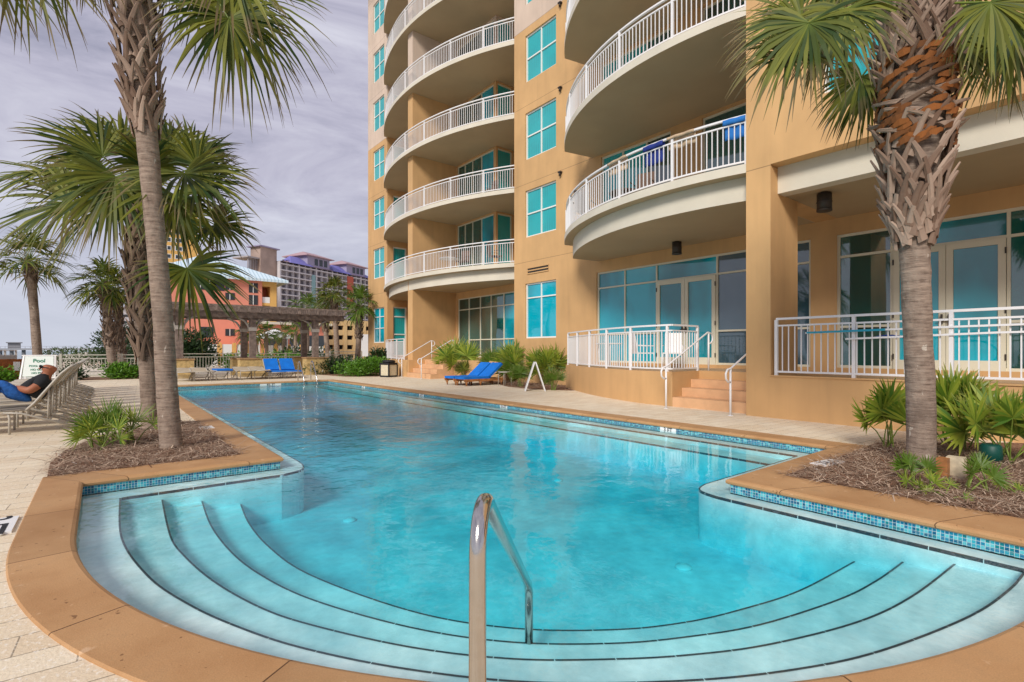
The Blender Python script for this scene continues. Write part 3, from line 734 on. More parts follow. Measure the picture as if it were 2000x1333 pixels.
wall(wl, 'Y', 19.8, 14.85, 16.0, 4.4, ZT, [(14.95, 15.85, 5.12 + FH * k, 7.97 + FH * k) for k in range(NL - 1)])
wall(wl, 'X', 15.95, 16.6, 19.8, 4.4, ZT)
wall(wl, 'X', 16.1, 23.9, 29.3, .5, ZT)
# --- L block
LX = 13.6
ops = [(29.65, 31.3, 1.79, 4.0)] + [(29.65, 31.3, 5.87 + 3.14 * k, 7.76 + 3.14 * k) for k in range(NL - 1)]
wall(wl, 'X', LX, 29.2, 32.1, 0, ZT, ops)
win('X', LX, 29.65, 31.3, 1.79, 4.0, [30.47], [3.42, 2.7], gm='glass_store')
for k in range(NL - 1): win('X', LX, 29.65, 31.3, 5.87 + 3.14 * k, 7.76 + 3.14 * k, [30.47], [6.82 + 3.14 * k])
o2 = [(13.98, 14.9, .95, 4.0)] + [(13.98, 14.9, 5.2 + FH * k, 7.7 + FH * k) for k in range(NL - 1)]
wall(wl, 'Y', 29.2, LX, 16.2, 0, ZT, o2)
win('Y', 29.2, 13.98, 14.9, .95, 4.0, [], [3.4, 2.3], fm='frame_white', fw=.08)
for k in range(NL - 1): win('Y', 29.2, 13.98, 14.9, 5.2 + FH * k, 7.7 + FH * k, [], [], fm='frame_white', fw=.08)
# closing volumes behind (rear, sides and roof)
wl.add([(13.6, 32.1, 0), (30, 32.1, 0), (30, 32.1, ZT), (13.6, 32.1, ZT)], [(3, 2, 1, 0)]); wl.add([(30, 32.1, 0), (30, -9, 0), (30, -9, ZT), (30, 32.1, ZT)], [(3, 2, 1, 0)])
wl.add([(10.07, -9, 0), (30, -9, 0), (30, -9, ZT), (10.07, -9, ZT)], [(0, 1, 2, 3)]); wl.add([(13.4, 16.6, 0), (15.9, 16.6, 0), (15.9, 16.6, ZT), (13.4, 16.6, ZT)], [(3, 2, 1, 0)])
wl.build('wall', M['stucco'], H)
rf = MB(); rf.box(10.0, 30.1, -9.1, 32.2, ZT, ZT + .3); rf.build('roof', M['fascia'], H)
# --- C terrace with curved wall and stairs
cw = spline([(10.32, 6.95), (10.42, 8.1), (10.98, 9.75), (11.75, 11.3), (12.6, 12.75)], 8)
tw = MB(); tw.prism(list(reversed(cw)) + [(13.41, 6.95), (13.41, 12.75)], 0, .80)
tw.box(11.45, 13.4, 5.085, 6.949, 0, .80)
tw.build('terrace', [M['stucco']], H)
tfl = MB(); tfl.prism(list(reversed(offset([*reversed(cw), (13.39, 7.0), (13.39, 12.7)], -.06)))[::-1], .8, .806); tfl.box(11.46, 13.39, 5.09, 6.99, .801, .808); tfl.build('terrace_floor', M['terrace'], H)
st = MB(); zz = [0, .22, .42, .61, .80]
for i in range(4): st.box(10.32 + .38 * i, 11.46, 5.085, 6.945, zz[i] + (.001 if i else 0), zz[i + 1] - .001)
st.build('stairs', M['step'], H)
cr_ = [(x + .08, y, .8) for x, y in cw]
railing(cr_[3:][::-1][1:] + [(10.42, 7.03, .8), (11.5, 7.03, .8)], 1.12, 1.3)
railing([(10.14, 4.52, .825), (10.14, -8.5, .825)], 1.10, 1.35)
b = MB(); b.bar((10.10, 3.98, 1.62), (10.10, 2.0, 1.66), .03, .03); b.bar((10.10, 3.33, 1.50), (10.10, 1.4, 1.56), .03, .03); b.bar((10.10, 2.0, 1.66), (10.10, -2, 1.70), .03, .03); b.bar((10.10, 1.4, 1.56), (10.10, -2, 1.6), .03, .03)
b.build('pole', M['rail'], None, 'white pool poles hung along the right terrace railing', 'pole')
M['teal'] = mat('teal_pole', (.02, .33, .48), .4); M['hose'] = mat('blue_hose', (.01, .05, .30), .4)
b = MB(); b.bar((10.08, 3.95, 1.625), (10.08, 2.75, 1.645), .034, .034); b.build('pole', M['teal'], None, 'teal section of pool pole lying against white railing behind palm', 'pole')
b = MB(); c0 = Vector((10.36, 3.2, 1.22))
b.tube([c0 + Vector((.0, -.42 + .5 * math.cos(R(a)), .33 * math.sin(R(a)))) for a in range(60, 250, 12)], .018, 8); b.build('hose', M['hose'], None, 'dark blue hose looped behind the right terrace railing', 'hose')
# handrails
def handrail(p0, p1, z0, z1, ext=.16, par=None):
    x0, y0 = p0; x1, y1 = p1; b = MB(); h = .94
    def lp(x, y, z, sgn):
        return [Vector((x, y, z)), Vector((x + sgn * .12, y, z - .02)), Vector((x + sgn * .18, y, z - .10)), Vector((x + sgn * .17, y, z - .20)), Vector((x + sgn * .10, y, z - .26)), Vector((x, y, z - .27))]
    b.tube([*reversed(lp(x0, y0, z0 + h, -1)), Vector((x0 + .05, y0, z0 + h + .02)), Vector((x1 - .05, y1, z1 + h)), *lp(x1, y1, z1 + h, 1)], .02, 10)
    b.tube([(x0, y0, z0), (x0, y0, z0 + h)], .022, 10); b.tube([(x1, y1, z1), (x1, y1, z1 + h)], .022, 10)
    b.tube([(x0, y0, z0), (x0, y0, z0 + .012)], .05, 12)
    return b.build('handrail', M['rail'], H)
handrail((9.86, 6.80), (11.62, 6.80), 0, .8); handrail((9.76, 5.24), (11.62, 5.24), 0, .8)
# --- T terrace and stairs
tw = MB(); tw.prism(arcpts(TC, TR - .05, 29.19, 23.91, 16) + [(15.9, 23.91), (15.9, 29.19)], 0, .82)
tw.box(12.9, 14.9, 16.62, 23.39, 0, .85); tw.build('terrace', M['stucco'], H)
b = MB(); b.box(11.75, 12.26, 22.82, 23.85, 0, .82); b.box(12.26, 12.9, 22.82, 23.395, 0, .82); b.build('stair_wall', M['stucco'], H)
st = MB(); zz = [0, .22, .43, .64, .85]
for i in range(4): st.box(11.65 + .33 * i, 12.9, 20.5, 22.81, zz[i] + (.001 if i else 0), zz[i + 1] - .001)
st.build('stairs', M['step'], H)
railing(rail3(TC, TR - .13, 29.1, 24.0, .82, 12), 1.10, 1.1)
handrail((11.35, 22.75), (13.0, 22.75), 0, .85); handrail((11.35, 20.8), (13.0, 20.8), 0, .85)
# ceiling lamps
for (x, y) in ((XY(1322, 8.4), 8.4), (XY(1610, 4.0), 4.0)):
    b = MB(); b.tube([(x, y, 4.02), (x, y, 4.06)], .135, 20); b.tube([(x, y, 4.05), (x, y, 4.36)], .13, 20); b.tube([(x, y, 4.19), (x, y, 4.205)], .138, 20); b.tube([(x, y, 4.355), (x, y, 4.395)], .07, 12); b.build('ceiling_lamp', M['bronze'], H)

# ------------------------------------------------------------------ fan leaves
def fan(b, hub, d, up, L, nseg=34, A=2.1, droop=.5, w0=.045, fold=.35, split=.3, mi=0, costa=.0):
    d = Vector(d).normalized(); up = Vector(up); s = d.cross(up)
    if s.length < .05: s = d.cross(Vector((1, .3, .2)))
    s.normalize(); n = s.cross(d).normalized()
    for i in range(nseg):
        a = -A + 2 * A * (i + rnd.uniform(.15, .85)) / nseg
        l = L * (1 - .28 * (abs(a) / A) ** 2) * rnd.uniform(.86, 1.06)
        e = d * math.cos(a) + s * math.sin(a) + n * (fold * abs(math.sin(a)) + rnd.uniform(-.05, .05)); e.normalize()
        sd = n.cross(e).normalized(); tw_ = rnd.uniform(-.5, .5)
        sd = (sd * math.cos(tw_) + n * math.sin(tw_)).normalized()
        dr = droop * rnd.uniform(.5, 1.5); bend = rnd.uniform(-.10, .10); o_ = hub + d * L * costa * max(0, math.cos(a))
        vs = []; uv = []
        for r, ww in ((.0, .25), (.25, .8), (.5, .9), (.74, .55), (.9, .28), (1., .04)):
            p = o_ + e * l * r + sd * bend * l * r * r
            p = p + Vector((0, 0, -dr * l * max(0, r - split) ** 2 * 1.4))
            q = sd * w0 * ww * .5
            vs += [p - q, p + q]; uv += [(r, 0), (r, 1)]
        b.add(vs, [(2 * j, 2 * j + 1, 2 * j + 3, 2 * j + 2) for j in range(5)], mi, uv=uv)
def frond(b, base, hub, d, up, L, pr=.014, **k):
    base = Vector(base); hub = Vector(hub); m_ = base.lerp(hub, .5) + Vector((0, 0, .12 * (hub - base).length))
    pts = [base, base.lerp(m_, .6), m_, m_.lerp(hub, .6), hub]
    o = len(b.f); b.tube(pts, [pr * 1.5, pr * 1.15, pr, pr * .9, pr * .7], 5, 1, cap=False)
    fan(b, hub, d, up, L, **k)
M['petiole'] = mat('petiole', (.16, .22, .035), .5, var=.25, vs=5)
def rand_crown(b, c, reach, n, up0=80, dn=-35, nseg=30, Lf=.5, droop=.5, w0=.045, az=None):
    for i in range(n):
        el = R(up0 + (dn - up0) * ((i + rnd.random()) / n) ** .9); az_ = (i * 2.39996 + rnd.uniform(-.3, .3)) if az is None else rnd.uniform(*az)
        d = Vector((math.cos(az_) * math.cos(el), math.sin(az_) * math.cos(el), math.sin(el)))
        pl = reach * (1 - Lf) * rnd.uniform(.85, 1.1); hub = c + d * pl + Vector((0, 0, -.10 * pl))
        dd = (d + Vector((0, 0, -.45))).normalized() if el < R(60) else d
        frond(b, c + d * .1, hub, dd, Vector((0, 0, 1)) + d * .3, reach * Lf * rnd.uniform(.9, 1.1), nseg=nseg, droop=droop, w0=w0, costa=.12)
def path_at(path, u):
    k = u * (len(path) - 1); i = min(int(k), len(path) - 2); return path[i].lerp(path[i + 1], k - i)
def smooth_path(pts, n=5):
    res = []; V = pts
    for i in range(len(V) - 1):
        p0 = V[max(i - 1, 0)]; p1 = V[i]; p2 = V[i + 1]; p3 = V[min(i + 2, len(V) - 1)]
        for k in range(n):
            t = k / n; res.append(.5 * ((2 * p1) + (p2 - p0) * t + (2 * p0 - 5 * p1 + 4 * p2 - p3) * t * t + (3 * p1 - p0 - 3 * p2 + p3) * t ** 3))
    res.append(V[-1]); return res
def trunk(b, pts, rads, seg=16):
    p = smooth_path([Vector(q) for q in pts], 8); rr = []
    n = len(p)
    for i in range(n):
        k = i / (n - 1) * (len(rads) - 1); j = min(int(k), len(rads) - 2); rr.append((rads[j] + (rads[j + 1] - rads[j]) * (k - j)) * (1 + rnd.uniform(-.02, .02)))
    rr[0] *= 1.12
    b.tube(p, rr, seg, jit=.025); return p
def boots(b, path, r0f, n, L, wd, out=.5, u0=0., u1=1., th=.012, spread=.55, rise=1.):
    # criss-crossing cut leaf bases spiralling up the stem
    k = 0
    for i in range(n):
        u = u0 + (u1 - u0) * (i + rnd.uniform(-.3, .3)) / n; u = min(max(u, 0), 1)
        c = path_at(path, u); ax = (path_at(path, min(1, u + .03)) - path_at(path, max(0, u - .03))).normalized()
        r = r0f(u); a = i * 2.39996 + rnd.uniform(-.15, .15)
        for sg in (-1, 1):
            if rnd.random() < .12: continue
            l = L * rnd.uniform(.7, 1.2); ws = wd * rnd.uniform(.8, 1.15); vs = []
            for q in range(5):
                t_ = q / 4; an = a + sg * spread * (1 - t_) * .9
                rad = r * (1.0 + .02) + out * l * t_ ** 1.7 * .55 + .012
                e1 = Vector((math.cos(an), math.sin(an), 0)); e1 = (e1 - ax * e1.dot(ax)).normalized(); tg = ax.cross(e1)
                p = c + e1 * rad + ax * (l * t_ * rise - l * .25)
                wq = ws * (1.25 - .75 * t_) * .5; tg2 = (tg * .9 + ax * sg * .45).normalized(); tq = e1 * th * (1.3 - .6 * t_)
                vs += [p - tg2 * wq - tq * .2, p + tg2 * wq - tq * .2, p + tg2 * wq * .55 + tq, p - tg2 * wq * .55 + tq]
            fs = []
            for q in range(4):
                for m_ in range(4): fs.append((q * 4 + m_, q * 4 + (m_ + 1) % 4, q * 4 + 4 + (m_ + 1) % 4, q * 4 + 4 + m_))
            fs += [(3, 2, 1, 0), (16, 17, 18, 19)]
            b.add(vs, fs)
def hero(b, c, hub, tip, t_hub, t_tip, L=None, **k):
    h_ = P(*hub, t_hub); q = P(*tip, t_tip); d = q - h_; cam_ = Vector((0, 0, CZ))
    toc = (cam_ - h_).normalized(); up = toc * .75 + Vector((0, 0, .65))
    frond(b, c, h_, d, up, (L or d.length), **k)
# palm A : tall, crown above the frame
pa = thing('palm_tree', 'tall leaning palm nearest the left edge of pool, crown cut by top of photo', 'palm tree', (0, 0, 0), group='palm trees')
ta = [P(335, 880, 6.76), P(326, 760, 6.74), P(318, 620, 6.72), P(303, 450, 6.7), P(290, 300, 6.68), P(280, 200, 6.66), P(268, 60, 6.62), P(262, -80, 6.6), P(262, -150, 6.6)]
ta[0].z = 0
b = MB(); pth = trunk(b, ta, [.132, .122, .115, .112, .12, .14, .175, .20, .18], 20); b.build('trunk', M['trunk'], pa)
b = MB(); boots(b, pth, lambda u: .125 + .11 * min(1, max(0, (u - .55) / .25)), 135, .34, .075, .55, .555, 1., spread=.55); b.build('boots', M['boot'], pa)
b = MB(); c = P(262, -190, 6.6)
for hb, tp_, th, tt in (((446, 36), (495, 215), 6.3, 6.2), ((468, -10), (560, 190), 6.9, 6.8), ((420, -60), (398, 110), 7.1, 7.1), ((445, -60), (500, 60), 5.9, 5.7), ((40, -120), (60, 75), 6.5, 6.4), ((-40, -90), (20, 60), 6.9, 6.8), ((110, -160), (150, 10), 6.0, 5.9), ((330, -120), (380, 40), 7.6, 7.8), ((170, -110), (200, 30), 7.3, 7.5)):
    hero(b, c, hb, tp_, th, tt, L=(P(*tp_, tt) - P(*hb, th)).length * .86, nseg=58, A=2.1, droop=.55, w0=.05)
rand_crown(b, c + Vector((0, 0, .2)), 2.2, 14, 85, 5, 32)
b.build('crown', [M['frond'], M['petiole']], pa)
# palm B : behind it, full crown
pb = thing('palm_tree', 'shaggy-trunked palm close behind the tall leaning one, full green crown', 'palm tree', (0, 0, 0), group='palm trees')
tb_ = [P(293, 842, 8.4), P(291, 760, 8.4), P(286, 680, 8.4), P(276, 580, 8.4), P(272, 500, 8.4), P(276, 440, 8.4), P(280, 400, 8.4)]
tb_[0].z = 0
b = MB(); pth = trunk(b, tb_, [.126, .122, .125, .135, .15, .15, .12], 18); b.build('trunk', M['trunk'], pb)
b = MB(); boots(b, pth, lambda u: .132 + .03 * min(1, max(0, (u - .3) / .3)), 130, .32, .08, .5, .30, 1., spread=.6); b.build('boots', M['bootd'], pb)
b = MB(); c = P(281, 400, 8.4)
HB = [((200, 305), (95, 215), 8.0, 7.8), ((140, 395), (-10, 420), 7.9, 7.7), ((150, 330), (20, 330), 8.6, 8.9), ((240, 290), (200, 205), 8.8, 8.9), ((330, 290), (345, 235), 8.6, 8.8), ((385, 325), (440, 260), 8.1, 8.0), ((390, 365), (480, 345), 8.0, 7.9), ((420, 440), (495, 450), 8.2, 8.3),
      ((365, 525), (420, 610), 7.6, 7.4), ((220, 370), (150, 440), 7.5, 7.2), ((225, 345), (205, 440), 7.3, 7.0), ((340, 380), (370, 460), 7.6, 7.3), ((360, 340), (440, 400), 7.4, 7.1), ((290, 330), (250, 250), 7.9, 7.6), ((170, 360), (90, 300), 9.2, 9.6), ((370, 300), (390, 240), 9.2, 9.6), ((310, 310), (300, 230), 9.3, 9.6), ((190, 410), (110, 470), 8.9, 9.1), ((345, 420), (400, 480), 8.9, 9.1)]
for hb, tp_, th, tt in HB:
    fsz = 1.0
    hero(b, c, hb, tp_, th, tt, L=(P(*tp_, tt) - P(*hb, th)).length * 1.1 + .12, nseg=54, A=2.1, droop=.42, w0=.05)
b.build('crown', [M['frond'], M['petiole']], pb)
# palm F : right foreground
pf = thing('palm_tree', 'thick palm in the right mulch bed with orange fibre and flared old leaf bases', 'palm tree', (0, 0, 0), group='palm trees')
tf_ = [P(1798, 922, 5.53), P(1799, 800, 5.53), P(1792, 640, 5.53), P(1786, 480, 5.53), P(1784, 400, 5.53), P(1788, 250, 5.53), P(1788, 100, 5.53), P(1788, 30, 5.53)]
tf_[0].z = 0
b = MB(); pth = trunk(b, tf_, [.132, .130, .130, .136, .17, .25, .25, .19], 22); b.build('trunk', M['trunk'], pf)
b = MB()
def rF(u): return .138 + .145 * min(1, max(0, (u - .43) / .28)) - .05 * max(0, (u - .85) / .15)
boots(b, pth, rF, 76, .34, .078, .62, .44, .70, th=.018, spread=.5)
boots(b, pth, rF, 24, .30, .085, .7, .70, .80, th=.02, spread=.9, rise=.35)
boots(b, pth, rF, 95, .34, .065, .75, .78, 1., th=.014, spread=.6)
b.build('boots', M['boot'], pf)
b = MB()
for i in range(230):
    u = rnd.uniform(.67, .83); cc = path_at(pth, u); a = rnd.uniform(0, 6.28); r = rF(u) * 1.12 + rnd.uniform(0, .045); da = rnd.uniform(.3, .7)
    vs = []
    for q in range(5):
        an = a + da * q / 4; e1 = Vector((math.cos(an), math.sin(an), 0)); p = cc + e1 * (r + .02 * math.sin(q * .8)) + Vector((0, 0, rnd.uniform(-.01, .01) + .05 * q / 4)); w_ = .035 * (1 - abs(q - 2) / 3)
        vs += [p - Vector((0, 0, w_)), p + Vector((0, 0, w_)) + e1 * .01]
    b.add(vs, [(2 * j, 2 * j + 1, 2 * j + 3, 2 * j + 2) for j in range(4)])
b.build('fibre', M['fibre'], pf)
b = MB(); c = P(1788, 30, 5.53)
HF = [((1546, 105), (1430, 130), 5.2, 5.1), ((1565, 40), (1420, 85), 5.6, 5.6), ((1580, 45), (1515, 185), 4.9, 4.8), ((1655, 20), (1640, 135), 5.1, 5.0), ((1683, 150), (1610, 230), 5.9, 6.1), ((1700, 160), (1690, 260), 6.2, 6.4), ((1869, 75), (1945, 120), 5.3, 5.3),
      ((1985, 49), (1965, 175), 5.2, 5.1), ((2010, 30), (2060, 150), 5.5, 5.5), ((1600, -30), (1480, 20), 5.9, 6.0), ((1900, -40), (1960, -90), 5.2, 5.0), ((1700, -60), (1650, -160), 5.5, 5.5), ((1790, -90), (1800, -200), 5.4, 5.3), ((1930, 90), (1990, 160), 6.2, 6.4), ((1950, -30), (2040, -10), 5.9, 6.0), ((1640, -20), (1560, 60), 6.4, 6.6), ((1880, -60), (1935, 30), 6.2, 6.4), ((1935, 5), (2010, 95), 4.9, 4.8), ((1710, -40), (1690, 40), 6.3, 6.5), ((1620, 55), (1555, 150), 5.9, 6.0), ((1960, 60), (1900, 190), 6.0, 6.1)]
for hb, tp_, th, tt in HF:
    hero(b, c + Vector((0, 0, -.05)), hb, tp_, th, tt, L=(P(*tp_, tt) - P(*hb, th)).length * .92 + .08, nseg=56, A=2.1, droop=.55, w0=.04, pr=.013)
rand_crown(b, c + Vector((0, 0, .1)), 1.35, 9, 88, 55, 26, .55, .3, .035)
b.build('crown', [M['frond'], M['petiole']], pf)
# mid and far palms
def palm(px, pyb, t, pyt, pxt, r, reach, label, nf=22, boot=(.5, 1.), nseg=20, mats='frond', w0=.06, cat='palm tree'):
    r *= .88
    root = thing('palm_tree', label, cat, (0, 0, 0), group='palm trees')
    p0 = P(px, pyb, t); p1 = P(pxt, pyt, t)
    p0.z = max(0, p0.z) if p0.z > -.3 else 0
    p0.z = 0 if t < 40 else -.35
    mid = p0.lerp(p1, .5) + Vector((rnd.uniform(-.05, .05), 0, 0))
    b = MB(); pth = trunk(b, [p0, mid, p1], [r, r * .9, r * 1.0], 10); b.build('trunk', M['trunk'], root)
    if boot: b = MB(); boots(b, pth, lambda u: r * 1.0, int(34 * (boot[1] - boot[0]) * (p1 - p0).length / r / 10) + 12, r * 1.6, r * .5, .6, *boot, th=r * .1); b.build('boots', M['bootd'], root)
    b = MB(); rand_crown(b, p1 + Vector((0, 0, r * .5)), reach, nf, 85, -40, nseg, .55, .55, w0); b.build('crown', [M[mats], M['petiole']], root)
    return root
palm(76, 740, 23, 512, 58, .205, 1.9, 'slender palm at far left beyond the wooden enclosure, sea behind it', 22, (.8, 1.), w0=.07)
palm(222, 738, 24.5, 560, 204, .225, 1.7, 'left of two palms standing together at the white picket fence', 24, (.35, 1.), w0=.07)
palm(240, 733, 26, 575, 226, .21, 1.5, 'shorter palm touching its twin at the picket fence, right of pair', 18, (.3, 1.), w0=.07)
palm(697, 696, 33, 600, 702, .22, 1.75, 'palm beside the hotel corner, its fronds touching the ochre wall', 22, (.5, 1.), w0=.08, mats='frondy')
palm(660, 690, 36, 575, 652, .22, 1.6, 'tall palm rising just right of the pergola roof end', 20, (.6, 1.), w0=.08)
palm(643, 690, 38, 605, 634, .22, 1.7, 'lower leaning palm partly hidden behind right end of pergola', 16, (.6, 1.), w0=.08, mats='frondy')
palm(599, 690, 48, 612, 600, .25, 2.6, 'distant palm whose top shows over the pergola middle', 16, None, w0=.12, mats='frondy', nseg=16)
palm(505, 690, 50, 650, 494, .26, 1.9, 'distant palm framed between the two middle pergola posts', 18, None, w0=.11, nseg=16)
palm(523, 692, 52, 652, 520, .22, 1.6, 'distant small palm left of the orange low building under pergola', 14, None, w0=.11, mats='frondy', nseg=16)
palm(553, 692, 55, 655, 555, .22, 1.7, 'distant small palm under the right bay of pergola', 14, None, w0=.11, nseg=16)
palm(575, 692, 52, 648, 578, .2, 1.5, 'distant palm just left of the right pergola posts', 12, None, w0=.11, mats='frondy', nseg=16)
palm(478, 690, 56, 655, 482, .2, 1.5, 'distant palm hard against the coral building right of a post', 12, None, w0=.11, nseg=16)

# ------------------------------------------------------------------ shrubs
def palmetto(x, y, z, n, size, label, spread=(35, 88), m='palmetto', L=.45, az=None, nseg=26, grp='palmetto shrubs in the beds', w0=.032, cat='shrub'):
    b = MB()
    for i in range(n):
        el = R(rnd.uniform(*spread)); a = rnd.uniform(*az) if az else i * 2.39996 + rnd.uniform(-.3, .3)
        d = Vector((math.cos(a) * math.cos(el), math.sin(a) * math.cos(el), math.sin(el)))
        base = Vector((rnd.uniform(-.08, .08), rnd.uniform(-.08, .08), 0)); hub = base + d * size * (1 - L) * rnd.uniform(.6, 1.1)
        frond(b, base, hub, d + Vector((0, 0, .1)), Vector((rnd.uniform(-.3, .3) - .5, rnd.uniform(-.3, .3) - .6, .6)), size * L * rnd.uniform(.8, 1.15), pr=.007, nseg=nseg, A=1.75, droop=.10, w0=w0 * size / .8, fold=.25)
    o = b.build('palmetto_shrub', [M[m], M['petiole']], None, label, cat, grp); o.location = (x, y, z); return o
q = G(190, 880); palmetto(q.x, q.y, .01, 9, .62, 'small palmetto sprawling at the left tip of left mulch bed', (20, 70), nseg=16, w0=.022)
q = G(208, 872); palmetto(q.x, q.y, .01, 10, .72, 'brighter yellow-green palmetto in the middle of left mulch bed clump', (45, 88), m='frondy', nseg=16, w0=.024)
q = G(255, 868); palmetto(q.x, q.y, .01, 8, .70, 'palmetto with thin upright blades beside the shaggy palm trunk', (40, 85), nseg=14, w0=.02)
q = G(1740, 875); palmetto(q.x, q.y, .01, 8, 1.0, 'palmetto fan left of the right palm trunk against the ochre wall', (45, 85), az=(2.0, 4.4))
q = G(1880, 880); palmetto(q.x, q.y, .01, 13, 1.22, 'large palmetto right of thick palm, blades crossing the railing', (50, 88), w0=.036)
q = G(1965, 905); palmetto(q.x, q.y, .01, 12, 1.05, 'light green palmetto at the right edge of photo', (35, 85), w0=.034)
q = G(1855, 870); palmetto(q.x, q.y, .01, 6, .62, 'low dark palmetto directly behind the wooden stake', (25, 70))
q = G(1772, 945); palmetto(q.x, q.y, .01, 6, .40, 'small yellow-green seedling fan at left foot of thick palm', (45, 85), m='frondy', nseg=16)
q = G(1812, 962); palmetto(q.x, q.y, .01, 5, .30, 'tiny seedling fan in front of thick palm trunk', (15, 60), nseg=14)
q = G(1842, 972); palmetto(q.x, q.y, .01, 4, .22, 'tiniest seedling fan lying lowest in the right mulch', (10, 45), nseg=12)
q = G(1905, 962); palmetto(q.x, q.y, .01, 6, .42, 'seedling fan growing in front of the pale wooden stub', (30, 75), m='frondy', nseg=16)
q = G(1975, 965); palmetto(q.x, q.y, .01, 4, .3, 'small seedling fan near the right edge under the large palmettos', (15, 60), nseg=14)
CL = [(905, 741, 1.05, 12, 'leftmost dark palmetto of the bed, beside the far stairs', 'frond'), (918, 736, 1.7, 12, 'tall palmetto rising behind the blue loungers left side', 'palmetto'), (950, 737, 2.2, 12, 'tallest palmetto overlapping the ground floor storefront glass', 'palmetto'),
      (978, 743, 1.6, 11, 'bright palmetto behind the small round side table', 'frondy'), (1000, 748, 1.35, 10, 'low yellow-green palmetto between side table and folding sign', 'frondy'), (1038, 745, 1.9, 13, 'palmetto standing under the square ground window', 'palmetto'),
      (1062, 752, 1.5, 12, 'palmetto directly behind the white folding sign', 'palmetto'), (1088, 752, 1.75, 13, 'palmetto touching the curved terrace wall', 'palmetto'), (1015, 756, .9, 8, 'small palmetto at front edge of bed left of folding sign', 'frondy'), (1082, 763, .9, 8, 'small palmetto at front edge of bed right of folding sign', 'frondy')]
for px_, py_, sz, n_, lb, mm in CL:
    q = G(px_, py_); q.x = min(q.x, 13.1)
    palmetto(q.x, q.y, .01, n_ + 1, sz * .95, lb, (50, 88), m=mm, nseg=20, w0=.026)
def bush(x, y, rx, ry, rz, n, ls, label, m='bush', cat='shrub', name='bush', z=0., group=None):
    b = MB(); lob = [(rnd.uniform(-.6, .6), rnd.uniform(-.6, .6), rnd.uniform(.25, .7), rnd.uniform(.4, .62)) for _ in range(9)]
    for i in range(n):
        l = rnd.choice(lob); d = Vector((rnd.gauss(0, 1), rnd.gauss(0, 1), rnd.gauss(0, 1))).normalized() * l[3] * rnd.uniform(.6, 1.08)
        p = Vector(((l[0] + d.x) * rx, (l[1] + d.y) * ry, max(.02, (l[2] + d.z * .8) * rz)))
        u = (d + Vector((rnd.uniform(-.8, .8), rnd.uniform(-.8, .8), rnd.uniform(-.2, .9)))).normalized(); s_ = u.cross(Vector((rnd.uniform(-1, 1), rnd.uniform(-1, 1), rnd.uniform(-1, 1)))).normalized()
        L_ = ls * rnd.uniform(.7, 1.4)
        b.add([p, p + u * L_ * .5 + s_ * L_ * .17, p + u * L_, p + u * L_ * .5 - s_ * L_ * .17], [(0, 1, 2, 3)])
    o = b.build(name, M[m], None, label, cat, group); o.location = (x, y, z); return o
bush(10.6, 25.2, 1.35, .9, .85, 5200, .12, 'bright lime green feathery bush left of the trash bin')
bush(9.9, 28.3, 1.6, .9, .9, 2600, .16, 'darker leafy shrub behind the lime bush by the fence', 'bushd')
bush(12.6, 28.0, .8, .8, 1.4, 1600, .2, 'dark spiky shrub under the corner window of hotel', 'bushd')
for i, (x, y, s_) in enumerate(((-3.4, 29.6, .6), (-2.3, 29.7, .7), (-.9, 29.6, .65), (.4, 29.4, .75), (1.2, 29.5, .6), (-5.5, 30.2, .9))):
    bush(x, y, s_, .5, s_ * .9, 800, .16, ['low shrub at fence behind backs of the lounger row', 'shrub at fence left of the twin palms', 'yellowish shrub at the foot of twin palms', 'shrub at fence right of twin palms', 'shrub at fence beside the shaggy palm trunk', 'tall shrub beside the white sign board'][i], ['bush', 'bush', 'bushd', 'bush', 'bush', 'bushd'][i])
bush(XY(376, 40), 40, 1.6, 1.4, 2.6, 4200, .25, 'dark green bush beyond fence right of left pergola post', 'bushd')
bush(XY(200, 52), 52, 4.5, 2, 1.5, 5200, .2, 'hedge of dune shrubs beyond the left fence', 'bush2')
bush(XY(258, 46), 46, 2.5, 2, 2.6, 3000, .25, 'dune shrub beyond fence between the palm trunks', 'bushd')
bush(XY(603, 48), 48, 3, 1.2, 1.5, 1500, .3, 'low hedge beyond the fence under the pergola right bay', 'bushd')
bush(XY(545, 44), 44, 2.5, 1, 1.2, 1300, .25, 'yellow green hedge beyond fence below pergola centre', 'bush')
bush(XY(470, 40), 40, 1.5, .8, 1., 900, .25, 'small hedge beyond fence left of pergola centre posts', 'bush')

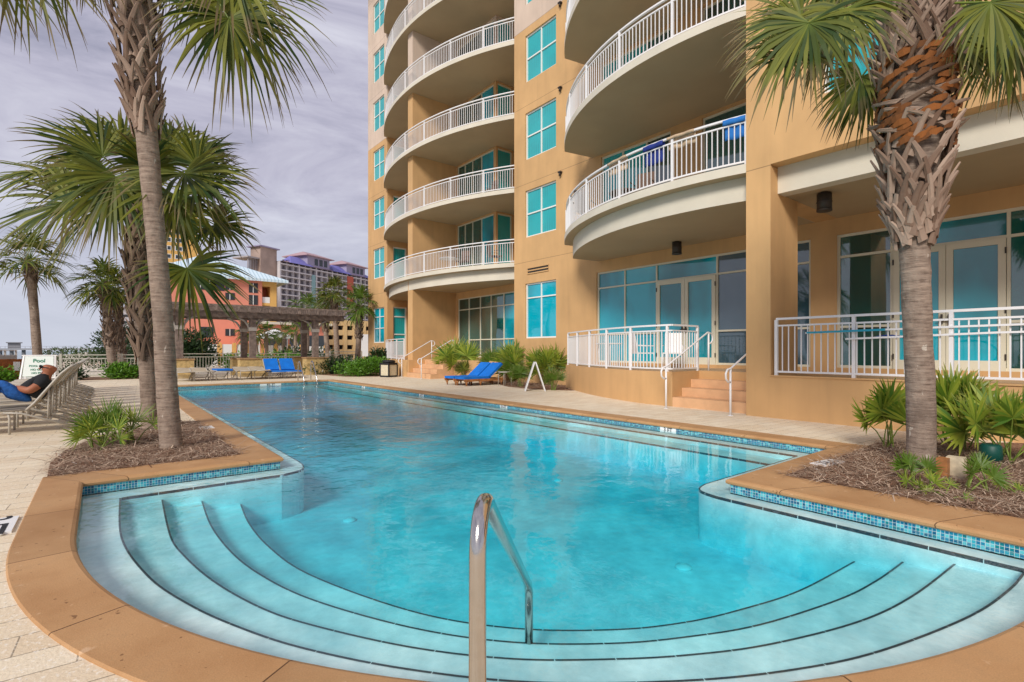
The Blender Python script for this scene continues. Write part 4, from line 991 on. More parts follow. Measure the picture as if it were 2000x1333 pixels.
# ------------------------------------------------------------------ loungers
def lounger(label, group, flat=False):
    r = thing('sun_lounger', label, 'sun lounger', (0, 0, 0), 0, group)
    if flat: return lounger_flat(r)
    f = MB()
    for y in (-.31, .31):
        f.tube([(0, y, .34), (.02, y, .37), (1.25, y, .37)], .016, 8); f.tube([(.95, y, .345), (1.15, y, .32), (1.88, y, .025)], .016, 8)
        f.tube([(1.2, y, .36), (1.3, y, .47), (1.5, y, .76), (1.62, y, .93), (1.72, y, 1.03), (1.78, y, 1.06)], .017, 8)
    for x, z in ((0.02, .37), (1.78, 1.06)): f.tube([(x, -.31, z), (x, .31, z)], .016, 8)
    f.build('frame', M['alum'], r)
    l = MB()
    for i in range(7):
        k = i / 6; x = 1.28 + .60 * k; z = .268 - .243 * k; l.bar((x, -.31, z), (x, .31, z), .022, .016)
    l.build('recline_rack', M['alum'], r)
    for x in (.28, 1.0):
        for y in (-.29, .29):
            b = MB(); b.tube([(x, y, .36), (x + .02, y, .25), (x + .02, y, 0)], .016, 8); b.build('leg', M['alum'], r)
    for y in (-.27, .27):
        b = MB(); b.tube([(1.47, y, .70), (1.46, y, .20)], .012, 8); b.build('back_support', M['alum'], r)
    s_ = MB(); prof_ = [(.03, .378), (.4, .365), (.8, .362), (1.22, .375)]
    for (a, c) in zip(prof_[:-1], prof_[1:]): s_.add([(a[0], -.30, a[1]), (c[0], -.30, c[1]), (c[0], .30, c[1]), (a[0], .30, a[1]), (a[0], -.30, a[1] - .01), (c[0], -.30, c[1] - .01), (c[0], .30, c[1] - .01), (a[0], .30, a[1] - .01)], [(0, 1, 2, 3), (7, 6, 5, 4), (0, 4, 5, 1), (3, 2, 6, 7)])
    s_.build('seat', M['sling'], r)
    s_ = MB(); prof_ = [(1.24, .39), (1.34, .50), (1.50, .755), (1.62, .925), (1.71, 1.02), (1.77, 1.06)]
    for (a, c) in zip(prof_[:-1], prof_[1:]): s_.add([(a[0], -.30, a[1]), (c[0], -.30, c[1]), (c[0], .30, c[1]), (a[0], .30, a[1]), (a[0] + .012, -.30, a[1] - .01), (c[0] + .012, -.30, c[1] - .01), (c[0] + .012, .30, c[1] - .01), (a[0] + .012, .30, a[1] - .01)], [(0, 1, 2, 3), (7, 6, 5, 4), (0, 4, 5, 1), (3, 2, 6, 7)], smooth=True)
    s_.build('backrest', M['sling'], r)
    return r
def lounger_flat(r):
    pr_ = [(.0, .40), (.25, .43), (.6, .40), (1.0, .35), (1.25, .37), (1.6, .46), (1.9, .52)]
    f = MB()
    for y in (-.31, .31): f.tube([(x, y, z) for x, z in pr_], .017, 8); f.tube([(.95, y, .33), (1.15, y, .28), (1.88, y, .03)], .016, 8)
    for x, z in ((0, .40), (1.9, .52)): f.tube([(x, -.31, z), (x, .31, z)], .016, 8)
    f.build('frame', M['alum'], r)
    for x in (.28, 1.0):
        for y in (-.29, .29): b = MB(); b.tube([(x, y, .38), (x, y, 0)], .018, 8); b.build('leg', M['alum'], r)
    for nm, sl in (('seat', pr_[:5]), ('backrest', pr_[4:])):
        b = MB()
        for a, c in zip(sl[:-1], sl[1:]): b.add([(a[0], -.30, a[1]), (c[0], -.30, c[1]), (c[0], .30, c[1]), (a[0], .30, a[1]), (a[0], -.30, a[1] - .012), (c[0], -.30, c[1] - .012), (c[0], .30, c[1] - .012), (a[0], .30, a[1] - .012)], [(0, 1, 2, 3), (7, 6, 5, 4), (0, 4, 5, 1), (3, 2, 6, 7)])
        b.build(nm, M['sling'], r)
    b = MB()
    for i in range(5): b.bar((1.3 + .13 * i, -.31, .24 - .045 * i), (1.3 + .13 * i, .31, .24 - .045 * i), .025, .016)
    b.build('recline_rack', M['alum'], r)
    return r
row = 'beige sling loungers lined up along the left side of deck'
lg = lounger('nearest beige lounger of the left row, the one the man lies on', row); lg.location = (-2.14, 11.3, 0)
ords = ['second beige lounger of left row, right behind the reclining man', 'third beige lounger from the camera in the left row', 'fourth beige lounger from the camera in the left row', 'fifth beige lounger from the camera in the left row', 'sixth beige lounger from the camera in the left row', 'seventh beige lounger from camera in the left row', 'eighth beige lounger from camera in the left row', 'ninth beige lounger from camera in the left row', 'tenth beige lounger from camera in the left row', 'eleventh beige lounger from camera, second to last of left row', 'farthest beige lounger at the end of the left row']
for i, lb in enumerate(ords): dup(lg, (-2.13 + .01 * ((i * 7) % 5), 12.30 + 1.0 * i, 0), R((i * 13) % 5 - 2), lb)
fg = 'loungers on the far deck in front of the pergola'
def cushion(root, m, flat=False):
    b = MB(); b.box(.02, 1.2, -.3, .3, .385 + (.05 if flat else 0), .45 + (.05 if flat else 0)); b.build('cushion', m, root)
    if flat: return
    b = MB(); b.bar((1.22, 0, .44), (1.66, 0, 1.04), .6, .07, up=(1, 0, 0)) if False else None
    d = Vector((.47, 0, .62)).normalized(); nrm = Vector((-d.z, 0, d.x)); a = Vector((1.22, 0, .45)); c = a + d * .78; vs = []
    for p in (a, c):
        for y in (-.3, .3):
            for n_ in (0, .07): vs.append(p + Vector((0, y, 0)) + nrm * n_)
    b = MB(); b.add(vs, [(0, 1, 3, 2), (4, 6, 7, 5), (0, 4, 5, 1), (2, 3, 7, 6), (0, 2, 6, 4), (1, 5, 7, 3)]); b.build('back_cushion', m, root)
FL = [(2.70, 'beige lounger partly hidden by the shaggy palm trunk, before left pergola pier', None), (3.32, 'beige lounger between left pergola pier and blue-topped one', None), (4.12, 'lounger with a blue pad lying flat, left of pergola centre', 'flat'), (5.05, 'beige lounger in front of centre pergola pier left half', None), (5.62, 'beige lounger just left of the two royal blue ones', None), (6.30, 'left of the two royal blue loungers by the pool ladder', 'b'), (7.0, 'right of the two royal blue loungers, behind the pool ladder', 'b')]
for x, lb, k in FL:
    low = k is None or k == 'flat'
    if low: o = lounger(lb, fg, True); o.location = (x, 24.85, 0); o.rotation_euler = (0, 0, R(90 + rnd.uniform(-5, 5)))
    else: o = dup(lg, (x, 24.85, 0), R(90), lb, fg); o.scale = (1, 1, .82)
    if k == 'b': cushion(o, M['navy2'] if 'navy2' in M else M['blue'])
    if k == 'flat': cushion(o, M['blue'], True)
# wooden loungers with blue cushions
wr = thing('cushioned_lounger', 'near one of two teak loungers with bright blue cushions by the palmettos', 'sun lounger', (10.22, 15.85, 0), 0, 'teak loungers with blue cushions')
f = MB()
for y in (-.31, .31): f.box(0, 1.9, y - .02, y + .02, .16, .25)
for i in range(9): f.box(.05 + i * .21, .15 + i * .21, -.29, .29, .225, .245)
f.build('frame', M['wood'], wr)
for x in (.1, .72, 1.7):
    for y in (-.3, .3):
        b = MB(); b.tube([(x, y, .16), (x, y, .10), (x + .01, y, 0)], [.07, .035, .022], 8); b.build('leg', M['wood'], wr)
b = MB(); b.box(0, 1.15, -.32, .32, .25, .33); b.build('seat_cushion', M['blue'], wr)
d = Vector((.62, 0, .50)).normalized(); nrm = Vector((-d.z, 0, d.x)); a = Vector((1.13, 0, .26)); c = a + d * .80; vs = []
for p in (a, c):
    for y in (-.32, .32):
        for n_ in (0, .09): vs.append(p + Vector((0, y, 0)) + nrm * n_)
b = MB(); b.add(vs, [(0, 1, 3, 2), (4, 6, 7, 5), (0, 4, 5, 1), (2, 3, 7, 6), (0, 2, 6, 4), (1, 5, 7, 3)]); b.build('back_cushion', M['blue'], wr)
dup(wr, (10.22, 16.58, 0), 0, 'far one of two teak loungers with bright blue cushions, foot end leftmost')
# side table
sd = thing('side_table', 'small round side table beside blue loungers', 'side table', (11.62, 14.95, 0))
b = MB(); b.tube([(0, 0, .49), (0, 0, .52)], .26, 24); b.build('table_top', M['alum'], sd)
for i in range(4):
    a = R(45 + 90 * i); b = MB(); b.tube([(.12 * math.cos(a), .12 * math.sin(a), .49), (.2 * math.cos(a), .2 * math.sin(a), .47), (.235 * math.cos(a), .235 * math.sin(a), .4), (.245 * math.cos(a), .245 * math.sin(a), 0)], .013, 8); b.build('leg', M['alum'], sd)
# folding sign seen edge-on
fs_ = thing('folding_sign', 'white folding sandwich board standing edge-on before the palmettos', 'sign', (10.95, 12.5, 0), math.atan2(FY, FX) - R(90))
for s1 in (-1, 1):
    b = MB(); vs = []
    for y in (-.3, .3):
        for (x, z) in ((s1 * .32, 0), (s1 * .015, .93)):
            for dx in (-.02, .02): vs.append((x + dx, y, z))
    b.add(vs, [(0, 1, 3, 2), (4, 6, 7, 5), (0, 4, 5, 1), (2, 3, 7, 6), (0, 2, 6, 4), (1, 5, 7, 3)])
    b.build('board', M['white'], fs_)
# trash bin
M['binstone'] = mat('pale_pebble_panel', (.60, .53, .38), .9, var=.18, vs=30)
tbn = thing('trash_bin', 'trash bin with pale stone panels and dark lid beside the bush', 'trash bin', (11.0, 23.45, 0), R(20))
b = MB(); b.box(-.285, .285, -.285, .285, .08, .60); b.build('stone_panel', M['binstone'], tbn)
b = MB(); b.box(-.30, .30, -.30, .30, .60, .70); b.box(-.30, .30, -.30, .30, 0, .08)
for x in (-.28, .28):
    for y in (-.28, .28): b.box(x - .03, x + .03, y - .03, y + .03, .08, .60)
b.build('casing', M['black'], tbn)
b = MB(); b.tube([(0, 0, .70), (0, 0, .74), (0, 0, .80), (0, 0, .83)], [.27, .33, .31, .22], 14, jit=.06); b.build('liner_bag', M['black'], tbn)

# ------------------------------------------------------------------ reclining man
def skin_obj(name, verts, edges, radii, m, parent, sub=2, label=None, cat=None):
    me = bpy.data.meshes.new(name); me.from_pydata([tuple(v) for v in verts], edges, []); me.materials.append(m)
    o = bpy.data.objects.new(name, me); COL.objects.link(o)
    o.modifiers.new('skin', 'SKIN'); 
    for i, r_ in enumerate(radii):
        sv = me.skin_vertices[0].data[i]; sv.radius = r_ if isinstance(r_, tuple) else (r_, r_); sv.use_root = (i == 0)
    s_ = o.modifiers.new('sub', 'SUBSURF'); s_.levels = sub; s_.render_levels = sub
    dg = bpy.context.evaluated_depsgraph_get(); m2 = bpy.data.meshes.new_from_object(o.evaluated_get(dg))
    bpy.data.objects.remove(o); m2.name = name
    m2.materials.clear(); m2.materials.append(m)
    for p in m2.polygons: p.use_smooth = True
    o = bpy.data.objects.new(name, m2); COL.objects.link(o); o.parent = parent
    return tag(o, label, cat)
yc = 11.28
def V3(x, y, z): return Vector((x, yc + y, z))
hip, belly, chest, neck, headb, headt = V3(-.97, 0, .63), V3(-.88, 0, .68), V3(-.77, 0, .80), V3(-.69, 0, .92), V3(-.685, 0, .985), V3(-.65, 0, 1.065)
vs = [hip, belly, chest, neck, headb, headt,
      V3(-.74, -.17, .80), V3(-.90, -.23, .66), V3(-1.02, -.10, .70), V3(-1.09, -.02, .71),
      V3(-.74, .17, .80), V3(-.90, .23, .66), V3(-1.02, .10, .68), V3(-1.08, .0, .68),
      V3(-1.04, -.08, .66), V3(-1.22, -.12, .78), V3(-1.50, -.12, .50), V3(-1.55, -.12, .43), V3(-1.66, -.12, .42),
      V3(-1.04, .08, .64), V3(-1.24, .12, .72), V3(-1.56, .12, .46), V3(-1.62, .12, .42), V3(-1.74, .12, .42)]
es = [(0, 1), (1, 2), (2, 3), (3, 4), (4, 5), (2, 6), (6, 7), (7, 8), (8, 9), (2, 10), (10, 11), (11, 12), (12, 13), (0, 14), (14, 15), (15, 16), (16, 17), (17, 18), (0, 19), (19, 20), (20, 21), (21, 22), (22, 23)]
rd = [(.09, .10), (.09, .10), (.09, .11), .07, .112, .10, .07, .062, .05, .04, .07, .062, .05, .04, .05, .05, .05, .045, .035, .05, .05, .05, .045, .035]
man = skin_obj('person', vs, es, rd, M['skin'], None, 2, 'man in black shirt, blue jeans and sunglasses reclining on the nearest lounger', 'person')
skin_obj('shirt', [V3(-.93, 0, .58), V3(-.87, 0, .65), chest, V3(-.68, 0, .86), V3(-.74, -.17, .80), V3(-.84, -.22, .715), V3(-.74, .17, .80), V3(-.84, .22, .715)], [(0, 1), (1, 2), (2, 3), (2, 4), (4, 5), (2, 6), (6, 7)], [(.19, .20), (.19, .20), (.175, .215), (.10, .11), .10, .088, .10, .088], M['shirt'], man)
skin_obj('jeans', [V3(-1.0, 0, .475), V3(-1.11, -.11, .65), V3(-1.22, -.12, .80), V3(-1.36, -.12, .66), V3(-1.50, -.12, .50), V3(-1.13, .11, .62), V3(-1.24, .12, .74), V3(-1.56, .12, .46), V3(-.88, 0, .55)],
         [(0, 1), (1, 2), (2, 3), (3, 4), (0, 5), (5, 6), (6, 7), (0, 8)], [(.17, .20), .11, .088, .08, .07, .11, .088, .075, (.15, .18)], M['jeans'], man)
skin_obj('beard', [V3(-.745, 0, .945), V3(-.775, 0, .965)], [(0, 1)], [.075, .055], M['beard'], man)
b = MB(); b.tube([V3(-.775, -.06, 1.035), V3(-.785, 0, 1.045), V3(-.775, .06, 1.035)], .022, 8); b.tube([V3(-.77, -.07, 1.035), V3(-.70, -.105, 1.02), V3(-.64, -.105, 1.0)], .006, 6); b.tube([V3(-.77, .07, 1.035), V3(-.70, .105, 1.02), V3(-.64, .105, 1.0)], .006, 6)
b.build('sunglasses', M['black'], man)
b = MB(); b.tube([V3(-.775, 0, 1.02), V3(-.80, 0, 1.005), V3(-.785, 0, .99)], [.012, .016, .012], 8)
b.build('nose', M['skin'], man)
for sg in (-1, 1):
    b = MB(); b.tube([V3(-.66, sg * .10, 1.01), V3(-.655, sg * .118, 1.0)], [.022, .026], 10); b.build('ear', M['skin'], man)
for sg, bx_ in ((-1, V3(-1.09, -.02, .71)), (1, V3(-1.08, .0, .68))):
    for i in range(5):
        off = (i - 2) * .018; L_ = [.055, .075, .082, .076, .06][i]
        b = MB(); p0 = bx_ + Vector((.0, -sg * .01, off)); p1 = p0 + Vector((-.03, -sg * L_ * .5, off * .1)); p2 = p1 + Vector((.01, -sg * L_ * .5, -.012)); b.tube([p0, p1, p2], [.0095, .009, .007], 6); b.build('finger', M['skin'], man)
def cloth(pts_fn, nu, nv, m, label, cat='towel', name='towel', th=.012, group=None):
    b = MB(); g_ = [[Vector(pts_fn(i / nu, j / nv)) for j in range(nv + 1)] for i in range(nu + 1)]
    vs = [p for r_ in g_ for p in r_]; k = nv + 1; fs = [(i * k + j, i * k + j + 1, (i + 1) * k + j + 1, (i + 1) * k + j) for i in range(nu) for j in range(nv)]
    b.add(vs, fs, smooth=True); o = b.build(name, m, None, label, cat, group); s_ = o.modifiers.new('solid', 'SOLIDIFY'); s_.thickness = th; return o
cloth(lambda u, v: (-1.75 + .50 * u, 10.97 - .02 * math.sin(u * 9) - .01, .47 - .0 * v) if v < .01 else (-1.75 + .50 * u + .02 * math.sin(v * 7), 10.95 + .015 * math.sin(u * 14 + v * 3), .74 - .34 * v + .06 * math.sin(u * 3)), 12, 6, M['maroon'], 'maroon cloth bundled at the left photo edge beside the mans knees', 'towel')

# ------------------------------------------------------------------ left side: sign board, enclosure, fences
sb = thing('notice_board', 'white A-frame pool notice board with green text behind the reclining man', 'sign', (G(76, 742).x, G(76, 742).y, 0), R(-12))
sb.location = (-1.90, 27.0, 0)
b = MB()
for s1 in (-1, 1): b.bar((-.52, s1 * .28, 0), (-.46, 0, 1.12), .05, .04); b.bar((.52, s1 * .28, 0), (.46, 0, 1.12), .05, .04)
b.bar((-.52, 0, 1.11), (.52, 0, 1.11), .06, .04); b.bar((-.5, -.2, .25), (.5, -.2, .25), .04, .04); b.build('frame', M['white'], sb)
M['board'] = mat('board_white', (.72, .78, .74), .5); M['green'] = mat('sign_green', (.02, .22, .12), .6)
b = MB(); b.add([(-.46, -.20, .30), (.46, -.20, .30), (.42, -.03, 1.08), (-.42, -.03, 1.08), (-.46, -.18, .30), (.46, -.18, .30), (.42, -.01, 1.08), (-.42, -.01, 1.08)], [(0, 1, 2, 3), (7, 6, 5, 4), (0, 4, 5, 1), (2, 6, 7, 3), (1, 5, 6, 2), (0, 3, 7, 4)]); bo = b.build('board', M['board'], sb)
def tb2(z): return (0, -.20 + .17 * (z - .3) / .78 - .012, z)
for s_, z, sz, m_ in (('Pool', .90, .2, 'green'), ('POOL RULES', .70, .10, 'green'), ('NO GLASS', .56, .10, 'green'), ('NO PETS', .43, .10, 'green')):
    text(s_, sz, 'lettering', M[m_], bo, frameM(tb2(z), (1, 0, 0), (0, .21, 1)), .002)
en = thing('wooden_enclosure', 'orange cedar board enclosure with a white notice at the left edge', 'enclosure', (0, 0, 0))
b = MB()
p0 = P(-60, 700, 21); p1 = P(49, 700, 23.5); p2 = p0 + Vector((0, 0, 0))
n_ = 22
for i in range(n_):
    a = Vector((p0.x, p0.y, 0)).lerp(Vector((p1.x, p1.y, 0)), i / n_); c = Vector((p0.x, p0.y, 0)).lerp(Vector((p1.x, p1.y, 0)), (i + .93) / n_)
    h_ = .92 + rnd.uniform(-.01, .01); b.bar((a.x, a.y, h_ / 2), (c.x, c.y, h_ / 2), .03, h_)
b.build('boards', M['orangewood'], en)
q = P(33, 716, 22.2); b = MB(); b.bar((q.x - .1, q.y - .06, .62), (q.x + .1, q.y + .02, .62), .01, .38); b.build('notice', M['white'], en)
b = MB(); b.box(p1.x - .02, p1.x + .35, p1.y - .1, p1.y + .05, 0, .95); b.build('end_post', M['stonecap'], en)
ps = thing('beach_platform', 'pale grey boarded beach walkover railing at the far left', 'platform', (0, 0, 0))
b = MB(); a = P(-60, 692, 40); c = P(31, 692, 44)
for i in range(60):
    q = a.lerp(c, i / 60); b.box(q.x, q.x + .12, q.y, q.y + .03, -.3, .86)
b.bar((a.x, a.y, 1.28), (c.x, c.y, 1.28), .1, .06); b.bar((a.x, a.y, .9), (c.x, c.y, .9), .1, .06)
for i in range(5): q = a.lerp(c, i / 4); b.box(q.x - .07, q.x + .07, q.y - .07, q.y + .07, -.3, 1.35)
M['greywood'] = mat('grey_wood', (.42, .38, .34), .9); b.build('boards', M['greywood'], ps)
# picket fences
def picket(p0, p1, zt, label, step=.14, m='rail', zb=0., post=2.4):
    r = thing('picket_fence', label, 'fence', (0, 0, 0), 0, 'white picket fences around the deck')
    a, c = Vector((*p0, 0)), Vector((*p1, 0)); L = (c - a).length; b = MB(); U = Vector((0, 0, 1))
    for z in (zt - .03, zt - .2, zb + .12): b.bar(a + U * z, c + U * z, .05, .045)
    n_ = int(L / step)
    for i in range(n_): q = a.lerp(c, (i + .5) / n_); b.box(q.x - .012, q.x + .012, q.y - .012, q.y + .012, zb + .12, zt - .2)
    b.build('pickets', M[m], r)
    n_ = max(1, round(L / post))
    for i in range(n_ + 1): q = a.lerp(c, i / n_); b = MB(); b.box(q.x - .045, q.x + .045, q.y - .045, q.y + .045, 0, zt + .03); b.build('post', M[m], r)
M['fencew'] = mat('fence_cream', (.66, .64, .54), .5)
picket((XY(118, 31.3), 31.3), (XY(345, 31.3), 31.3), 1.12, 'white picket fence behind the lounger row and twin palms', m='fencew')
picket((XY(352, 32.5), 32.5), (XY(645, 32.5), 32.5), 1.15, 'white picket fence running behind the pergola', m='fencew')
picket((XY(645, 32.6), 32.6), (13.55, 33.1), 1.25, 'white picket fence between pergola and hotel corner', m='fencew')

# ------------------------------------------------------------------ pergola
pg = thing('pergola', 'weathered brown timber pergola with curved braces on stone piers at pool end', 'pergola', (0, 0, 0))
for x in (2.8, 5.9, 9.0):
    for y in (28.3, 30.3):
        b = MB(); b.box(x - .14, x + .14, y - .14, y + .14, .85, 3.0); po = b.build('post', M['pwood'], pg)
        b = MB(); b.box(x - .17, x + .17, y - .17, y + .17, 2.28, 2.46); b.build('post_collar', M['greywood'], po)
        for sg in (-1, 1):
            b = MB(); b.tube([(x + sg * .14, y, 2.3), (x + sg * .20, y, 2.55), (x + sg * .36, y, 2.78), (x + sg * .62, y, 2.92), (x + sg * .8, y, 2.96)], .05, 6); b.build('brace', M['greywood'], po)
for y in (28.16, 30.44):
    b = MB(); b.box(1.7, 10.5, y - .07, y + .07, 2.92, 3.2); b.build('beam', M['pwood'], pg)
for i in range(19):
    x = 1.85 + i * .47; b = MB(); b.box(x - .045, x + .045, 27.5, 31.1, 3.2, 3.42); b.build('rafter', M['pwood'], pg)
b = MB()
for i in range(12): y = 27.55 + i * .315; b.box(1.55, 10.65, y - .03, y + .03, 3.42, 3.5)
b.build('slats', M['pwood'], pg)
for i, (x0, x1, y0, y1, h_) in enumerate(((2.2, 3.35, 28.0, 28.7, .86), (5.3, 6.55, 28.0, 28.7, .86), (8.45, 9.65, 28.0, 28.7, .88), (5.3, 6.5, 30.0, 30.6, .86), (8.4, 9.6, 30.0, 30.6, .88), (2.2, 3.3, 30.0, 30.6, .86))):
    r_ = MB(); r_.box(x0, x1, y0, y1, 0, h_); o = r_.build('stone_pier', M['stone'], pg)
    c_ = MB(); c_.box(x0 - .04, x1 + .04, y0 - .04, y1 + .04, h_, h_ + .06); c_.build('cap', M['stonecap'], o)

# ------------------------------------------------------------------ balcony furniture and towels
def chair(label, loc, rz, white=False, grp='balcony and terrace chairs'):
    r = thing('patio_chair', label, 'chair', loc, rz, grp); m1, m2 = ('rail', 'rail') if white else ('chairmetal', 'chairsling')
    b = MB(); b.box(-.25, .25, -.25, .25, .40, .43); b.build('seat', M[m2], r)
    b = MB(); b.bar((.24, 0, .43), (.34, 0, .98), .46, .025, up=(1, 0, 0)); b.build('backrest', M[m2], r)
    for x in (-.23, .23):
        for y in (-.24, .24): b = MB(); b.tube([(x, y, .42), (x * 1.1, y * 1.05, 0)], .014, 6); b.build('leg', M[m1], r)
    for y in (-.27, .27): b = MB(); b.tube([(-.23, y, .42), (-.24, y, .62), (.29, y, .64)], .014, 6); b.build('armrest', M[m1], r)
    return r
def table(label, loc, r0=.42, m='chairmetal', h_=.68):
    r = thing('patio_table', label, 'table', loc, 0, 'balcony and terrace tables')
    b = MB(); b.tube([(0, 0, h_), (0, 0, h_ + .03)], r0, 20); b.build('table_top', M[m], r)
    for i in range(4): a = R(45 + 90 * i); b = MB(); b.tube([(r0 * .8 * math.cos(a), r0 * .8 * math.sin(a), h_), (r0 * .7 * math.cos(a), r0 * .7 * math.sin(a), 0)], .015, 6); b.build('leg', M[m], r)
zc = 5.052
chair('dark chair at left end of the lowest near balcony', (11.3, 10.6, zc), R(200)); chair('dark chair right of the table on the lowest near balcony', (11.0, 8.3, zc), R(20)); chair('dark chair against glass on the lowest near balcony', (12.2, 9.4, zc), R(60))
table('dark round table on the lowest near balcony', (11.5, 9.3, zc))
chair('dark chair at right end of the lowest far balcony', (13.6, 18.2, zc), R(160)); chair('folding-back dark chair mid way along the lowest far balcony', (13.2, 20.2, zc), R(30)); table('pale round table on the lowest far balcony', (13.1, 21.3, zc), .45, 'rail')
chair('dark chair on the second far balcony near its right end', (13.9, 19.0, zc + FH), R(0))
chair('dark chair on the fourth far balcony behind the railing', (13.4, 20.6, zc + 3 * FH), R(0)); chair('red-brown chair on the fifth far balcony', (13.2, 20.8, zc + 4 * FH), R(40))
chair('white metal chair at left on the near ground terrace', (12.2, 9.2, .81), R(150), True); chair('white metal chair at right on the near ground terrace', (12.2, 8.2, .81), R(30), True); table('white table on the near ground terrace', (11.9, 10.2, .81), .4, 'rail')
def hang(y0, y1, m, label, zt=6.09, d0=.15, d1=.45):
    def fn(u, v):
        y = y0 + (y1 - y0) * u; x = CC[0] - math.sqrt((CR - .08) ** 2 - (y - CC[1]) ** 2); s_ = (v - .35) / .65
        if v < .35: k = (.35 - v) / .35; return (x - .045 - .01 * math.sin(u * 12), y, zt - k * d0)
        return (x + .045 + .015 * math.sin(u * 15), y, zt - s_ * d1 + .012 * math.sin(u * 9))
    cloth(fn, 14, 8, m, label, 'towel', 'towel', .015, 'towels drying on the near balcony rail')
M['bluet'] = mat('blue_towel', (.02, .16, .48), .9)
hang(5.12, 5.55, M['bluet'], 'bright blue towel over rail end beside the pier'); hang(6.9, 7.45, M['navy'], 'navy towel hanging at the middle of balcony rail', d1=.5)
hang(6.15, 6.8, M['tan'], 'tan towel on rail right of the navy one', d0=.08, d1=.3); hang(8.0, 8.7, M['tan'], 'brown towel on rail left of the navy one', d0=.08, d1=.35)
# wooden stakes and green box in right bed
q = G(1842, 935); b = MB(); b.box(q.x - .06, q.x + .06, q.y - .045, q.y + .045, 0, .21); b.build('wooden_stake', M['wood'], None, 'reddish brown wood block against the right side of thick palm', 'post')
q = G(1872, 936); b = MB(); b.box(q.x - .05, q.x + .07, q.y - .05, q.y + .09, 0, .22); M['palewood'] = mat('pale_wood', (.55, .47, .33), .8, var=.15, vs=20); b.build('wooden_stake', M['palewood'], None, 'pale weathered wood stub right of the reddish block', 'post')
q = G(1935, 905); b = MB(); b.tube([(q.x, q.y, 0), (q.x, q.y, .2), (q.x, q.y, .22)], [.11, .10, .08], 14); M['dgreen'] = mat('green_plastic', (.0, .06, .045), .5); b.build('valve_box', M['dgreen'], None, 'dark green irrigation pot hidden among the right palmettos', 'irrigation box')

# ------------------------------------------------------------------ far buildings
def fwin(b, x, y, z, w_, h_, mi=0, t_=.05): b.box(x, x + w_, y - t_, y, z, z + h_, mi)
M['coral'] = mat('coral_stucco', (.74, .275, .19), .85, var=.05, vs=.5); M['yel'] = mat('yellow_stucco', (.68, .40, .12), .85, var=.03, vs=.2)
M['blueroof'] = None
m, t, bb = newm('pale_blue_metal_roof', .4)
s = nn(t, 'ShaderNodeSeparateXYZ'); t.links.new(nn(t, 'ShaderNodeNewGeometry').outputs['Position'], s.inputs[0])
k = math_(t, 'LESS_THAN', math_(t, 'FRACT', math_(t, 'MULTIPLY', s.outputs[0], 2.2)), .3)
t.links.new(mixc(t, k, (.66, .80, .86), (.44, .60, .68)), bb.inputs['Base Color']); M['blueroof'] = m
M['dark'] = mat('dark_window', (.04, .05, .06), .2); M['wht'] = mat('white_paint', (.78, .78, .76), .6)
cb = thing('coral_building', 'coral pink low-rise with pale blue metal roof behind the pergola', 'building', (0, 0, 0))
YB = 75.; X0, X1, X2 = XY(300, YB), XY(512, YB), XY(541, YB); ZE = 10.9
b = MB(); b.box(X0, X1, YB, YB + 20, -.4, ZE, 0); b.box(X1, X2 - .8, YB + 2.5, YB + 18, -.4, ZE, 0); b.build('wall', M['coral'], cb)
b = MB(); b.box(X2 - .8, X2, YB + .2, YB + 18, -.4, ZE, 0)
for i in range(4): b.box(X1, X2 - .8, YB + .2, YB + 2.5, 2.6 * i + 2.2, 2.6 * i + (2.55 if i < 3 else 3.3))
b.build('balcony_bay', M['yel'], cb)
b = MB()
for i in range(3): b.box(X1 + .1, X2 - .85, YB + .25, YB + .3, 2.6 * i + 2.55, 2.6 * i + 3.35)
b.build('balcony_rail', M['wht'], cb)
ov = .8; xa, xb, ya, yb_ = X0 - ov, X2 + ov * 1.6, YB - ov, YB + 20 + ov; zr = ZE + 3.5; rx0, rx1, ry_ = X0 + 6, X2 - 8, (YB + YB + 20) / 2 - 4
b = MB(); b.add([(xa, ya, ZE), (xb, ya, ZE), (xb, yb_, ZE), (xa, yb_, ZE), (rx0, ry_, zr), (rx1, ry_, zr)], [(0, 1, 5, 4), (1, 2, 5), (2, 3, 4, 5), (3, 0, 4), (3, 2, 1, 0)]); b.wallstrip([(xa, ya), (xb, ya), (xb, yb_), (xa, yb_)], ZE - .35, ZE, closed=True); b.build('roof', M['blueroof'], cb)
for px_, zs_ in ((440, (3.2, 5.6, 7.9, 9.2)), (486, (2.9, 5.3, 7.4, 9.0)), (400, (9.0,)), (382, (9.0,))):
    for z in zs_:
        x = XY(px_, YB); hh = .9 if px_ == 440 else 1.3; b = MB(); fwin(b, x, YB, z, 1.1 if px_ > 410 else 2.2, hh); wdo = b.build('window', M['dark'], cb)
        b = MB(); b.box(x + .48, x + .56, YB - .09, YB - .051, z, z + hh); b.build('mullion', M['wht'], wdo)
b = MB(); x = XY(391, YB); fwin(b, x, YB, 3.0, XY(417, YB) - x, 1.3); b.build('window', M['dark'], cb, 'wide dark lower window')
b = MB(); b.box(X0, XY(450, YB), YB - 1.5, YB, 1.1, 2.0); b.build('porch', M['yel'], cb)
b = MB(); b.box(X0, X1 + 2, YB - 1.6, YB, .7, 1.05); b.build('porch_edge', M['orangewood'], cb)
wg = thing('coral_wing', 'small coral wing with blue roof right behind the coral low-rise', 'building', (0, 0, 0))
b = MB(); b.box(XY(500, 96), XY(535, 96), 96, 106, -.3, 13.4); b.build('wall', M['coral'], wg)
